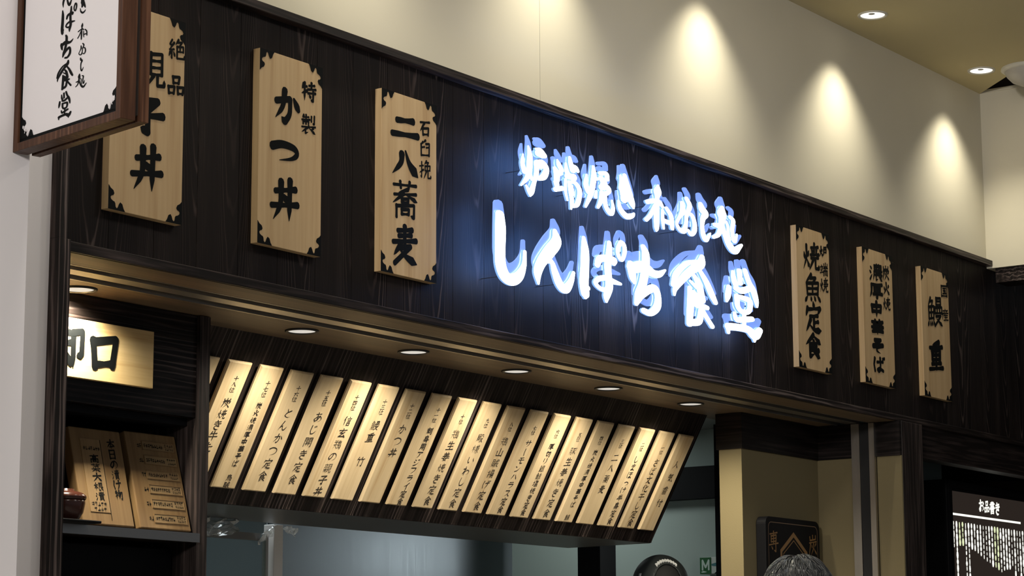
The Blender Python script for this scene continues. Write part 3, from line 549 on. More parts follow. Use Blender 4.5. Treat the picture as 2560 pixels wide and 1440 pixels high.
for x, nm in zip(SOF_LAMPS, names_s): downlight(x, .295, SOF_Z, .043, M_DRING, M_LENS, 'round recessed lamp in the wooden soffit, ' + nm, 'recessed lamps in the wooden soffit', False)
t = thing('ceiling_detector', 'white dome detector hanging from the ceiling at the right edge', 'detector', (7.70, -.300, CEIL_Z))
obj('mounting_ring', lathe(bmesh.new(), [(.098, 0), (.100, -.008), (.092, -.014), (0, -.014)], 40), M_RING, t, True)
obj('dome', lathe(bmesh.new(), [(.086, -.014), (.080, -.030), (.062, -.050), (.034, -.063), (0, -.068)], 40), M_DETECT, t, True)

# ---------------------------------------------------------------- hanging sign at the left
HS = thing('hanging_sign', 'large white double-sided shop sign in a brown wooden frame at top left', 'sign', (2.926, -.25, 2.447), rot=(0, 0, math.radians(-90-11.8)))
# local frame: x runs towards the passage, +y towards the fascia side, face at y = 0 looks to local -y
hw, hh = .3614, .95
def frame(bm, x0, x1, z0, z1, y0, y1, t):
    box(bm, x0, x0+t, y0, y1, z0, z1); box(bm, x1-t, x1, y0, y1, z0, z1); box(bm, x0+t, x1-t, y0, y1, z0, z0+t); box(bm, x0+t, x1-t, y0, y1, z1-t, z1); return bm
obj('front_frame', frame(bmesh.new(), 0, hw, 0, hh, 0, .032, .0155), M_BROWNFRAME, HS, bevel=.001)
obj('core', bx(.008, hw-.006, .032, .041, .012, hh-.012), mat('sign_core_shadow', (.018, .010, .006), .7), HS)
obj('rear_frame', frame(bmesh.new(), 0, hw, 0, hh, .041, .060, .0155), M_BROWNFRAME, HS, bevel=.001)
obj('face_panel', bx(.0155, hw-.0155, .006, .030, .0155, hh-.0155), M_PANEL, HS)
obj('rear_panel', bx(.0155, hw-.0155, .042, .056, .0155, hh-.0155), M_PANEL, HS)
obj('wall_bracket', bx(-.075, .0, .018, .045, .72, .78), M_BLACK, HS)
bm = bmesh.new(); bt = .0045; i0, i1, k0, k1 = .0155, hw-.0155, .0155, hh-.0155
def plate(bm, pts, y): bm.faces.new([bm.verts.new((px, y, pz)) for px, pz in pts])
for q in ((i0, i0+bt, k0, k1), (i1-bt, i1, k0, k1), (i0, i1, k0, k0+bt*1.7), (i0, i1, k1-bt*1.7, k1)): box(bm, q[0], q[1], .0052, .0062, q[2], q[3])
obj('border_line', bm, M_INK, HS)
ORN = [(0,0),(1,0),(.9,.12),(.82,.30),(.7,.36),(.62,.26),(.57,.14),(.50,.08),(.43,.14),(.41,.27),(.36,.34),(.27,.36),(.16,.42),(.12,.50),(.18,.57),(.29,.60),(.34,.68),(.28,.80),(.12,.88),(0,1)]
def ornament(bm, cx, cz, sx, sz, w, h, P, mi=0):
    """scalloped corner plate, P maps (x, z) to a point, twice for front and back"""
    A = [bm.verts.new(P(cx+sx*w*u, cz+sz*h*v, 0)) for u, v in ORN]; B = [bm.verts.new(P(cx+sx*w*u, cz+sz*h*v, 1)) for u, v in ORN]
    bm.faces.new(A); bm.faces.new(B[::-1])
    for i in range(len(A)): bm.faces.new((A[i-1], A[i], B[i], B[i-1]))
for cx, sx in ((i0+bt, 1), (i1-bt, -1)):
    for cz, sz in ((k0+bt, 1), (k1-bt, -1)):
        bm = bmesh.new()
        ornament(bm, cx, cz, sx, sz, .046, .046, lambda a, b, e: (a, .0058-.0006*e, b))
        o = obj('corner_ornament', bm, M_INK, HS)
        bm = bmesh.new()
        for u, v, r in ((.50, .20, .055), (.33, .38, .05), (.17, .53, .05), (.30, .28, .025), (.45, .33, .03)):
            c = (cx+sx*.046*u, cz+sz*.046*v); n = 14
            bm.faces.new([bm.verts.new((c[0]+.046*r*math.cos(6.2832*k/n), .0042, c[1]+.046*r*1.4*math.sin(6.2832*k/n))) for k in range(n)])
        obj('white_dots', bm, M_PANEL, o)
NEON = [
('炉',4.935,2.800,0.58,'-49,41,3 -52,17,10 -42,-6,13;-25,67,4 -18,47,12 -19,19,15 -24,-8,13 -36,-25,10 -59,-45,4;-18,-5,9 -9,-21,8;11,66,7 30,63,17 52,54,13;18,56,17 42,55,17;10,28,12 39,32,17 59,20,14 47,-2,16 23,-13,10;9,28,10 13,4,12 2,-25,10 -11,-54,13 -17,-67,4;-36,-41,5 -23,-54,10 -16,-63,9;21,23,16 39,26,16'),
('端',5.093,2.802,0.57,'-47,53,4 -39,41,12 -25,27,12;-59,28,10 -50,16,16 -50,-5,14;-50,16,19 -31,19,12;-59,-31,11 -23,-21,12;-53,-9,14 -47,-26,12;-6,51,5 -3,33,11 6,19,14;13,71,7 17,56,12 28,37,16;18,46,12 40,46,14 53,39,9;-4,15,12 34,19,18;-8,6,7 -8,-26,7 1,-50,5;10,2,9 13,-22,8 22,-45,11 18,-71,5;7,0,5 36,5,10 58,-9,12 59,-30,12 48,-53,12 29,-63,7;24,-6,5 27,-30,8'),
('焼',5.251,2.809,0.56,'-62,31,5 -66,3,13 -54,-16,14;-29,60,7 -26,35,14 -33,5,14 -43,-21,13 -69,-60,6;-21,29,13 -7,28,7;-15,-6,4 -19,-25,9;2,46,9 37,51,11 40,36,13;8,34,14 24,23,18 17,10,16;7,7,14 40,13,14 49,3,11 20,-12,12;12,-5,11 7,-31,11 -8,-52,7;28,-4,9 31,-39,12 56,-58,13 69,-42,10 64,-20,5'),
('き',5.389,2.815,0.55,'-28,53,6 -24,33,11 -23,15,17;-7,58,11 1,30,20 17,3,20 31,-18,16 38,-29,6;-16,19,20 -6,-1,26 -13,-15,17;-40,-21,6 -31,-43,13 -1,-58,16 29,-52,12 40,-44,6'),
('和',5.563,2.807,0.53,'-2,68,6 -6,49,21 -9,29,11 -13,-11,15 -14,-55,13 -16,-68,4;-65,9,11 -37,17,12 0,20,13 21,8,8;-20,6,11 -48,-27,10 -71,-44,10;19,0,7 20,-32,9 24,-54,6;40,9,10 66,-12,12 71,-47,10;23,-30,11 65,-32,13'),
('め',5.710,2.812,0.52,'-19,35,10 -16,10,15 -31,-7,9 -50,-31,8 -34,-47,11 -11,-47,15 1,-27,10 7,3,10 24,32,13 6,52,11;4,8,8 35,6,11 50,-15,12 48,-38,13 30,-52,10 13,-42,8'),
('し',5.824,2.809,0.52,'-28,52,13 -18,37,20 0,26,18 -15,10,14 -20,-16,11 -13,-41,14 1,-52,12 22,-33,7 28,-27,3'),
('処',5.952,2.811,0.51,'-28,61,11 -32,41,26 -31,24,19 -41,-5,14 -55,-26,12 -85,-39,9;-80,0,10 -41,1,17;-33,9,13 -13,-25,14 11,-49,19 40,-61,20 70,-45,12 85,-36,7;-8,21,7 3,6,8 4,-13,8 12,-32,8;15,39,10 35,30,12 28,0,11 36,-30,11 47,-28,9 56,-8,5'),
('し',4.836,2.580,0.58,'-56,83,21 -53,44,26 -55,-14,25 -52,-51,26 -34,-77,28 -4,-83,29 29,-68,23 52,-36,12 56,1,8'),
('ん',5.036,2.581,0.57,'-4,78,10 3,49,26 -30,17,29 -68,-18,24 -85,-47,20 -82,-78,5;-47,-7,20 -19,-11,12 -4,-36,17 17,-64,21 44,-74,23 70,-51,15 85,-23,8'),
('ぱ',5.274,2.587,0.55,'-103,75,9 -97,40,20 -99,-11,22 -103,-51,23 -97,-82,20 -97,-91,8;-89,-63,14 -82,-62,12;-38,7,13 -20,29,18 46,35,16 46,23,11;25,81,11 24,54,16 16,16,18 19,-16,18 22,-43,20 9,-71,17 7,-88,6;16,-19,14 -28,-28,13 -46,-43,11 -21,-55,11 15,-55,15;34,-26,16 82,-28,7;84,91,11 68,69,10 72,49,10 89,41,9 103,66,11 99,86,11 84,91,11'),
('ち',5.500,2.591,0.53,'-26,93,13 -12,71,20 -17,24,21 -31,-17,21 -49,-49,24 -66,-78,10;-93,35,16 -87,21,23 -30,34,30 25,23,22 60,26,17 93,42,5;-89,21,22 -82,-6,17 -74,-20,6;-53,-55,20 -2,-29,20 33,-20,20 50,-40,17 44,-71,20 9,-93,17 -29,-91,15'),
('食',5.753,2.598,0.52,'48,106,13 37,82,25 -10,58,21 -56,30,20 -106,-10,13 -113,-31,6;14,86,9 -45,70,13 -100,33,16 -121,-3,11;32,62,11 68,33,16 99,-1,18 121,-23,13;-5,44,10 21,24,17 36,-5,19 45,-27,18;-27,3,12 -23,-34,19 -29,-82,18 -32,-106,16;-24,23,7 12,9,11;-12,-14,26 15,-31,29;10,-42,19 74,-44,12;-28,-100,19 22,-90,18 35,-55,14;37,-50,13 64,-71,13 100,-97,13'),
('堂',6.038,2.593,0.50,'-59,92,9 -53,68,15 -42,52,15;-20,100,15 -15,61,14;14,106,14 37,73,15 63,50,18 79,22,15 84,3,7;-47,44,14 -8,40,17 41,54,16;-84,42,14 -91,16,16 -100,-4,7;-38,21,15 -34,-10,14 -6,-24,14 33,-16,14 40,14,16 1,19,14 -38,19,12;-55,-33,9 -41,-52,14 8,-45,16 55,-38,14;4,-20,11 2,-64,11;-95,-84,12 -93,-98,9;-97,-80,20 -42,-75,20 26,-74,21 67,-87,26 100,-66,17;64,-106,6 65,-86,22'),
]
ND = {}
for e in NEON: ND.setdefault(e[0], []).append(e)
bm = bmesh.new()
for c, x0, x1, z0, z1 in (('し',150,186,304,362),('ん',150,184,247,290), ('ぱ',147,202,196,249), ('ち',147,192,148,195), ('食',137,195,90,145), ('堂',145,193,34,87)):
    e = ND[c][-1]; st, a = fit(neon(e[4]), e[3], x0/1e3, x1/1e3, z0/1e3, z1/1e3); strokes_to(bm, st, (0, .006, 0), X, Z, -Y, a)
obj('shop_name_lettering', bm, M_INK, HS)
bm = bmesh.new()
for c, x0, x1, z0, z1 in (('炉',212,240,352,386),('端',212,240,312,346),('焼',212,240,268,304),('き',211,231,222,257), ('和',204,239,173,205), ('め',210,236,144,167), ('し',215,229,113,141), ('処',202,241,81,111)):
    e = ND[c][0]; st, a = fit(neon(e[4]), e[3], x0/1e3, x1/1e3, z0/1e3, z1/1e3); strokes_to(bm, [[(p, q, w*.8) for p, q, w in s] for s in st], (0, .006, 0), X, Z, -Y, a)
obj('small_lettering', bm, M_INK, HS)

# ---------------------------------------------------------------- wooden plaques on the fascia
PLAQ = [
 (3.404, [('絶',169,221,363,416), ('品',170,222,282,334)], [('親',64,159,282,376), ('子',58,158,177,271), ('丼',67,157,53,164)], 'pale wooden plaque partly hidden behind the hanging sign, reading 絶品 親子丼'),
 (3.873, [('特',146,198,361,415), ('製',147,199,283,336)], [('か',51,139,291,384), ('つ',44,137,198,260), ('丼',46,138,61,170)], 'pale wooden plaque reading 特製 かつ丼 in carved black characters'),
 (4.320, [('石',153,194,365,411), ('臼',152,197,312,361), ('挽',151,198,255,309)], [('二',41,145,339,412), ('八',44,146,243,327), ('蕎',42,145,139,248), ('麦',43,144,24,134)], 'pale wooden plaque reading 石臼挽 二八蕎麦, just left of the lit letters'),
 (6.428, [('炉',154,207,373,419), ('端',156,209,312,364), ('焼',153,208,257,314)], [('焼',42,151,316,422), ('魚',48,155,215,319), ('定',51,155,117,223), ('食',46,150,33,123)], 'pale wooden plaque reading 炉端焼 焼魚定食, just right of the lit letters'),
 (6.886, [('炭',148,199,361,418), ('火',147,199,310,363), ('焼',145,199,258,311)], [('濃',50,147,347,418), ('厚',51,144,289,353), ('中',51,139,224,288), ('華',53,143,164,227), ('そ',57,139,101,163), ('ば',58,143,39,102)], 'pale wooden plaque with six large characters reading 炭火焼 濃厚中華そば'),
 (7.334, [('国',160,213,367,417), ('産',163,215,282,333)], [('鰻',48,164,249,370), ('重',44,158,94,210)], 'pale wooden plaque at the far right reading 国産 鰻重'),
]
pw, ph, pt = .222, .455, .020
for x0, small, big, lab in PLAQ:
    t = thing('menu_plaque', lab, 'sign', (x0, 0, 2.449), 'wooden dish plaques on the dark fascia')
    obj('board', bx(0, pw, -pt, 0, 0, ph), M_PLAQUE, t, bevel=.0008)
    for cx, sx in ((0, 1), (pw, -1)):
        for cz, sz in ((0, 1), (ph, -1)):
            bm = bmesh.new(); ornament(bm, cx, cz, sx, sz, .050, .052, lambda a, b, e: (a, -pt-.0004-.0006*e, b)); obj('corner_ornament', bm, M_INK, t)
    for nm, chars, wk in (('large_character', big, .192), ('small_character', small, .178)):
        for c, a0, a1, b0, b1 in chars:
            w_ = a1-a0; sh = .10*w_; bm = bmesh.new()
            strokes_to(bm, lib(c, a0/1e3, a1/1e3, (b0+sh*.5)/1e3, (b1-sh)/1e3, wk*w_/1e3, rise=.10), (0, -pt, 0), X, Z, -Y)
            obj(nm, bm, M_INK, t)

# ---------------------------------------------------------------- lit letters
place = ['first of the small upper row', 'second of the small upper row', 'third of the small upper row', 'fourth of the small upper row', 'fifth of the small upper row', 'sixth of the small upper row', 'seventh of the small upper row', 'last of the small upper row at right', 'first of the large lower row', 'second of the large lower row', 'third of the large lower row', 'fourth of the large lower row', 'fifth of the large lower row', 'last of the large lower row at right']
LY = .075
for (c, cx, cz, a, data), pl in zip(NEON, place):
    k = (3.47-LY)/(3.47-.045); cx *= k; cz = 1.45+(cz-1.45)*k
    st = [[(p*k, q*k, w*k*1.06) for p, q, w in s] for s in neon(data)]
    o = obj('lit_letter', strokes_to(bmesh.new(), st, (0, 0, 0), X, Z, -Y, a, lift=LY, depth=.006), [M_LIT, M_LITSIDE])
    o.location = (cx, 0, cz); tag(o, 'glowing white brush character %s, %s' % (c, pl), 'letter', 'lit letters of the shop name')
    obj('blue_ghost_copy', strokes_to(bmesh.new(), st, (.006, 0, .030), X, Z, -Y, a, lift=LY-.008, depth=.005, mi_side=0, back=1), [M_LITGHOST, M_LITREAR], o)  # raised glowing copy added as a camera ghost; rear face throws the halo
    s0 = max(st, key=len); q = s0[len(s0)//2]
    obj('standoff', bx(q[0]-.0008, q[0]+.0008, -LY+.005, 0, q[1]-.0008, q[1]+.0008), M_DARKGREY, o)

# ---------------------------------------------------------------- slanted menu board with its slats
MB = thing('menu_board', 'long slanted dark wooden menu board under the soffit holding a row of slats', 'menu board', (4.11, .417, SOF_Z))
bm = bmesh.new(); prism(bm, [(0, 0), (.222, -.406), (.224, -.411), (.56, -.414), (.56, 0)], 'x', 0, 2.486)
obj('panel', bm, M_BOARDWOOD, MB)
bm = bmesh.new(); prism(bm, [(.2255, -.4125), (.555, -.4155), (.555, -.4145), (.2255, -.4115)], 'x', .002, 2.482); obj('underside', bm, mat('grey_board_underside', (.075, .075, .07), .35), MB)
ED, EN = Vector((0, .4794845, -.8775503)), Vector((0, -.8775503, -.4794845))
SLATS = [(['人','気','番','付'], ''), ('さば文化干し定食', '一位'), ('しまほっけ半身定食', '二位'), ('二八蕎麦', '三位'), ('炭火焼濃厚中華そば 鯖', '四位'), ('豚生姜焼き定食', '五位'), ('厚切り銀鮭塩焼き定食', '六位'), ('サーモンハラス定食', '七位'), ('鶏山賊揚げ定食', '八位'), ('殿様いわし定食', '九位'), ('鶏生姜焼き定食', '十位'), ('刺身用アジフライ定食', '十一位'), ('かつ丼', '十二位'), ('鰻重 竹', '十三位'), ('信玄鶏の親子丼', '十四位'), ('あじ開き定食', '十五位'), ('とんかつ定食', '十六位'), ('炭火焼濃厚中華そば 烏賊', '十七位'), ('炭焼き牛たん定食', '十八位'), ('', '')]
sw, sl, stt, ch_ = .0885, .344, .009, .004
def slat_mesh():
    bm = bmesh.new()   # chamfered bar: x across, y away from the face, z up the board
    lo = [(0, -sl), (sw, -sl), (sw, 0), (0, 0)]; hi = [(ch_, -sl+ch_), (sw-ch_, -sl+ch_), (sw-ch_, -ch_), (ch_, -ch_)]
    A = [bm.verts.new((x, 0, z)) for x, z in lo]; B = [bm.verts.new((x, -stt+ch_, z)) for x, z in lo]; C_ = [bm.verts.new((x, -stt, z)) for x, z in hi]
    bm.faces.new(A)
    for i in range(4):
        j = (i+1) % 4; bm.faces.new((A[i], A[j], B[j], B[i])); bm.faces.new((B[i], B[j], C_[j], C_[i]))
    bm.faces.new(C_[::-1]); return bm
TILT = math.atan2(.4794845, .8775503)
first = None
for i, (dish, rank) in enumerate(SLATS):
    loc = Vector((6.549-.1205*i-sw, .417, SOF_Z)) + ED*.0755 + EN*.009
    dish = ''.join(dish)
    lab = 'pale wooden menu slat reading %s%s' % ((rank + ' ') if rank else '', dish) if dish else 'pale wooden slat cut off by the dark post at the left end of the row'
    if i == 0: lab = 'pale wooden heading slat reading 人気番付 at the right end of the row'
    if i == 18: lab = 'pale wooden menu slat reading 十八位 炭焼き牛, partly behind the dark post'
    t = thing('dish_sign', lab, 'sign', loc, 'wooden slats on the slanted menu board', (TILT, 0, 0))
    if first is None:
        body = obj('board', slat_mesh(), M_SLAT, t); first = body.data
    else:
        body = bpy.data.objects.new('board', first); COL.objects.link(body); body.parent = t
    obj('spacer', bx(.012, sw-.012, .0, .0088, -sl+.02, -.02), M_BLACK, t)
    def put(bm, c, zc, size, w, xc=.049):
        strokes_to(bm, lib(c, xc-size/2, xc+size/2, zc-size*.44, zc+size*.44, w, 3), (0, -stt, 0), X, Z, -Y, lift=.0004)
    if rank:
        bm = bmesh.new()
        for k, c in enumerate(rank): put(bm, c, -.046-.0155*k-(.008 if len(rank) == 2 else 0), .0165, .0022)
        obj('rank_lettering', bm, M_BROWNINK, t)
    if dish:
        pitch = min(.046 if i == 0 else .0365, .245/len(dish)); z = -.105 if i == 0 else -.092-.5*pitch - (.006 if len(rank) > 2 else 0)
        for word in dish.split(' '):
            bm = bmesh.new()
            for c in word:
                put(bm, c, z, min(pitch*.98, .031), .0029 if c in 'かつとんあじのしまほっけいわきばさそげりたサーモンハラスアジフライ' else .0034); z -= pitch
            z -= pitch; obj('dish_lettering', bm, M_BROWNINK, t)

# ---------------------------------------------------------------- shelf cabinet in the left bay
SC = thing('shelf_cabinet', 'dark wooden open shelf cabinet in the left bay beside the menu board', 'cabinet', (3.3, .33, 0))
L0 = Vector((3.3, .33, 0))
def rel(bm, o): bmesh.ops.translate(bm, verts=bm.verts[:], vec=-Vector(o)); return bm
obj('header_panel', rel(bx(3.298, 4.066, .340, .365, 2.094, 2.3405), L0), M_HEADER, SC)
obj('side_panel', rel(bx(4.067, 4.103, .330, .80, 0, 2.3405), L0), dark_wood('cabinet_side_wood', 'z', None, 2.0, .5), SC)
obj('side_panel', rel(bx(3.298, 3.315, .366, .80, 0, 2.094), L0), M_BEAM, SC)
obj('back_panel', rel(bx(3.316, 4.066, .78, .80, 0, 2.094), L0), M_DARKGREY, SC)
obj('top_panel', rel(bx(3.316, 4.066, .366, .779, 2.076, 2.093), L0), M_BLACK, SC)
sh = obj('shelf', rel(bx(3.316, 4.066, .332, .779, 1.7985, 1.8135), L0), M_BEAM, SC)
obj('shelf_edge', rel(bx(3.300, 4.066, .318, .3315, 1.7965, 1.818), L0), brushed('steel_edge', (.30, .29, .28), .3, (.02, 1, 1)), sh)
obj('shelf', rel(bx(3.316, 4.066, .332, .779, 1.640, 1.660), L0), M_BLACK, SC)
bm = bx(3.66, 4.060, .40, .70, 1.6605, 1.785); tag(obj('storage_box', bm, M_BLACK, bevel=.004), 'black storage box under the display boards in the shelf cabinet', 'box')
bm = bx(3.46, 3.60, .42, .56, 1.6605, 1.74); tag(obj('paper_box', bm, mat('pale_grey_paper', (.35, .37, .38), .7), bevel=.004), 'small pale grey box on the lower shelf beside the left post', 'box')
# the exit-style sign
t = thing('return_sign', 'pale wooden horizontal sign reading 却口 lit by the far left soffit lamp', 'sign', (3.40, .339, 2.147))
obj('board', bx(0, .507, -.012, 0, 0, .134), M_KOU, t, bevel=.0008)
for c, a0, a1, b0, b1 in (('却', .190, .281, .020, .112), ('口', .302, .392, .026, .104)):
    obj('character', strokes_to(bmesh.new(), lib(c, a0, a1, b0, b1, .0205, rise=.09), (0, -.012, 0), X, Z, -Y), M_INK, t)

t = thing('display_board', 'worn wooden board reading 本日の漬け物 leaning in the shelf cabinet behind the bowl', 'display board', (3.707, .337, 1.8224), None, (-math.radians(14.5), 0, 0))
obj('board', bx(0, .162, 0, .03, 0, .232), M_OLD, t, bevel=.003)
obj('inset_panel', bx(.028, .090, -.0012, .001, .030, .205), light_wood('inset_wood', 'z', (.22,.14,.065), (.26,.17,.082), (.17,.10,.043)), t)
bm = bmesh.new(); box(bm, .0915, .0925, -.0008, .0002, .012, .205); obj('groove', bm, M_INK, t)
bm = bmesh.new()
for k, c in enumerate('本日の漬け物'): strokes_to(bm, lib(c, .114, .138, .186-.0245*k, .209-.0245*k, .0036), (0, 0, 0), X, Z, -Y)
obj('heading_lettering', bm, M_INK, t)
bm = bmesh.new()
for k, c in enumerate('高菜大根漬'): strokes_to(bm, lib(c, .050, .078, .148-.0225*k, .168-.0225*k, .0038), (0, -.0012, 0), X, Z, -Y)
obj('dish_lettering', bm, M_INK, t)
def scribble(bm, x0, x1, z, h, n, org):
    """rows of tiny unreadable print"""
    st = []; dx = (x1-x0)/n
    for k in range(n):
        a = x0+dx*k
        for q in range(3):
            u, v = random.random(), random.random(); st.append([(a+dx*.1, z+h*(u-.5), h*.16), (a+dx*.8, z+h*(u-.5)+h*.1, h*.16)] if q < 2 else [(a+dx*(.2+.5*v), z+h*.5, h*.17), (a+dx*(.2+.5*v), z-h*.5, h*.17)])
    strokes_to(bm, st, org, X, Z, -Y, lift=.0005)
bm = bmesh.new(); scribble(bm, .034, .088, .182, .008, 7, (0, -.0012, 0)); scribble(bm, .034, .082, .049, .008, 5, (0, -.0012, 0)); scribble(bm, .040, .080, .037, .008, 4, (0, -.0012, 0)); obj('small_print', bm, M_INK, t)
t = thing('display_board', 'worn wooden board with six recessed label strips leaning in the shelf cabinet', 'display board', (3.888, .337, 1.8224), None, (-math.radians(15), 0, 0))
obj('board', bx(0, .170, 0, .03, 0, .238), M_OLD, t, bevel=.003)
for k in range(6):
    z0 = .196-.0358*k
    o = obj('label_strip', bx(.052, .158, -.0006, .002, z0, z0+.0195), light_wood('strip_wood', 'x', (.22,.145,.07), (.27,.185,.09), (.18,.11,.05)), t)
    bm = bmesh.new(); frame(bm, .0505, .1595, z0-.0015, z0+.021, -.0016, .001, .0015); obj('strip_rim', bm, M_OLD, o)
    bm = bmesh.new(); scribble(bm, .056, .120, z0+.009, .008, 9, (0, -.0006, 0)); scribble(bm, .126, .156, z0+.014, .006, 4, (0, -.0006, 0)); scribble(bm, .128, .156, z0+.005, .005, 5, (0, -.0006, 0)); scribble(bm, .034, .049, z0+.008, .009, 2, (0, 0, 0)); obj('small_print', bm, M_INK, o)
TR = obj('serving_tray', prism(bmesh.new(), [(3.44, .268), (3.695, .268), (3.703, .30), (3.690, .40), (3.44, .40)], 'z', 1.8185, 1.8245), M_BLACK, bevel=.002); tag(TR, 'thin black tray under the lidded bowl at the shelf front', 'tray')
t = thing('lidded_bowl', 'round red-brown lacquered bowl with lid on the black tray', 'bowl', (3.638, .325, 1.8246))
obj('bowl_body', lathe(bmesh.new(), [(0, 0), (.030, 0), (.032, .004), (.040, .018), (.0435, .038), (.043, .046), (.040, .046), (0, .044)], 40), M_LACQUER, t, True)
obj('lid', lathe(bmesh.new(), [(.0445, .0465), (.0465, .050), (.0455, .055), (.036, .062), (.018, .066), (.018, .070), (0, .071)], 40), M_LACQUER, t, True)
t = thing('price_card', 'small white card standing behind the lidded bowl', 'card', (3.64, .385, 1.8246))
obj('card', bx(-.030, .0300, 0, .002, 0, .087), mat('ivory_card', (.55, .52, .44), .6), t)
bm = bmesh.new(); scribble(bm, .004, .020, .077, .008, 2, (0, 0, 0)); obj('print', bm, M_INK, t)

# ---------------------------------------------------------------- kitchen things
ST = thing('steel_cabinet', 'tall brushed stainless steel cabinet behind the slanted menu board', 'cabinet', (6.6, 2.1, 0))
obj('body', rel(bx(5.90, 7.297, 1.72, 2.5, 0, 2.30), (6.6, 2.1, 0)), M_STEEL, ST, bevel=.004)
obj('door', rel(bx(5.905, 7.292, 1.700, 1.719, .1, 2.28), (6.6, 2.1, 0)), M_STEEL, ST, bevel=.003)
SP = tag(obj('support_post', bx(5.094, 5.134, .985, 1.025, 0, 1.9255), mat('pale_grey_enamel', (.78, .77, .75), .4), bevel=.002), 'pale grey square post standing under the menu board beside the glass pane', 'post')
t = thing('glass_screen', 'clear glass screen between the dark cabinet post and the pale grey post', 'glass screen', (4.6, 1.0, 0))
obj('pane', rel(bx(4.45, 5.070, 1.000, 1.006, .9, 1.896), (4.6, 1.0, 0)), M_GLASS, t)
obj('top_channel', rel(bx(4.45, 5.045, .994, 1.012, 1.876, 1.897), (4.6, 1.0, 0)), mat('smoky_channel', (.16, .16, .15), .25), t)
obj('edge_strip', rel(bx(5.0705, 5.080, .994, 1.012, 0, 1.896), (4.6, 1.0, 0)), M_RAIL, t)
obj('base_rail', rel(bx(4.45, 5.070, .985, 1.02, 0, .9), (4.6, 1.0, 0)), M_STEEL, t)
def film(name, label, pts, seed, amp=.010):
    """crumpled film over a grid of points"""
    rnd = random.Random(seed); bm = bmesh.new(); g = []
    for row in pts: g.append([bm.verts.new(Vector(p)+Vector((rnd.uniform(-1,1), rnd.uniform(-1.6,1.6), rnd.uniform(-1,1)))*amp) for p in row])
    for A, B in zip(g, g[1:]):
        for k in range(len(A)-1): bm.faces.new((A[k], A[k+1], B[k+1], B[k]))
    o = obj(name, bm, M_WRAP); so = o.modifiers.new('solid', 'SOLIDIFY'); so.thickness = .0006
    return tag(o, label, 'plastic film')
film('plastic_wrap', 'crumpled clear plastic bag hanging under the left end of the menu board', [[(4.725+.0105*k, .950+.014*math.sin(k*1.1+j), 1.925-.0062*j*(1-.022*k)) for k in range(17)] for j in range(10)], 3, .0055)
film('plastic_wrap', 'strip of clear plastic film draped left of the pale grey post top', [[(5.035+.007*k, .972+.004*j, 1.898+.0033*k-.0014*j*j) for k in range(9)] for j in range(6)], 5, .003)
film('plastic_wrap', 'strip of clear plastic film draped right of the pale grey post top', [[(5.138+.0065*k, .972+.004*j, 1.924-.001*k-.0042*j*(.4+.08*k)) for k in range(9)] for j in range(6)], 8, .003)
tag(obj('kitchen_post', bx(7.292, 7.40, 1.30, 1.40, 0, 2.4995), M_BLACK), 'black post in the kitchen left of the capped worker', 'post')
t = thing('glove_box', 'white and green glove box marked M on the kitchen wall', 'box', (8.199, 1.31, 1.908))
obj('carton', bx(-.07, 0, -.055, .056, 0, .067), M_CARD, t, bevel=.002)
obj('green_panel', bx(-.0712, -.0702, .004, .056, .0, .066), M_GREEN, t)
bm = bmesh.new(); mx = lambda p, q, w=.0075: [(p[0], p[1], w), (q[0], q[1], w)]
strokes_to(bm, [mx((.010, .017), (.010, .055)), mx((.010, .055), (.0245, .026)), mx((.0245, .026), (.039, .055)), mx((.039, .055), (.039, .017)), [(.006, .008, .004), (.014, .009, .007), (.028, .008, .002)]], (-.0714, .0535, 0), -Y, Z, -X)
obj('letter_m', bm, mat('mint_print', (.62, .74, .66), .5), t)
bm = bmesh.new(); strokes_to(bm, [[(.054, .036, .008), (.070, .037, .014), (.092, .034, .010)], [(.090, .050, .006), (.096, .042, .010), (.102, .034, .006)]], (-.0705, .0535, 0), -Y, Z, -X); obj('glove_print', bm, M_PALEBLUE, t)
bm = bmesh.new(); bm.faces.new([bm.verts.new((-.0705, .0535-a, b)) for a, b in ((.062, -.0), (.108, -.0), (.108, .034))]); obj('dark_triangle', bm, M_BLACK, t)  # flat dark triangle over the carton's lower corner

# black charcoal sign on the pillar
CS = thing('charcoal_sign', 'black square sign with gold house emblem on the tan pillar', 'sign', (6.675, .287, 1.62))
def rrect(w, h, r, n=6, x0=0, z0=0):
    out = []
    for cx, cz, a0 in ((w-r, h-r, 0), (r, h-r, 90), (r, r, 180), (w-r, r, 270)):
        out += [(x0+cx+r*math.cos(math.radians(a0+90*k/n)), z0+cz+r*math.sin(math.radians(a0+90*k/n))) for k in range(n+1)]
    return out
bm = bmesh.new(); prism(bm, rrect(.372, .388, .026), 'y', -.036, 0); obj('panel', bm, M_BLACK, CS, bevel=.002)
def ring(bm, A, B, y):
    a = [bm.verts.new((x, y, z)) for x, z in A]; b = [bm.verts.new((x, y, z)) for x, z in B]
    for i in range(len(a)): bm.faces.new((a[i-1], a[i], b[i], b[i-1]))
bm = bmesh.new(); ring(bm, rrect(.340, .354, .020, 6, .016, .017), rrect(.335, .349, .018, 6, .0185, .0195), -.0366); obj('border_line', bm, mat('thin_copper_line', (.16, .10, .06), .5), CS)
bm = bmesh.new()
house = [(.188, .344), (.281, .282), (.281, .06), (.095, .06), (.095, .282)]
inner = [(.188, .327), (.268, .275), (.268, .07), (.108, .07), (.108, .275)]; in2 = [(.188, .318), (.261, .271), (.261, .076), (.115, .076), (.115, .271)]; in3 = [(.188, .314), (.258, .269), (.258, .079), (.118, .079), (.118, .269)]
ring(bm, house, inner, -.0366); ring(bm, in2, in3, -.0366); obj('house_emblem', bm, M_COPPER, CS)
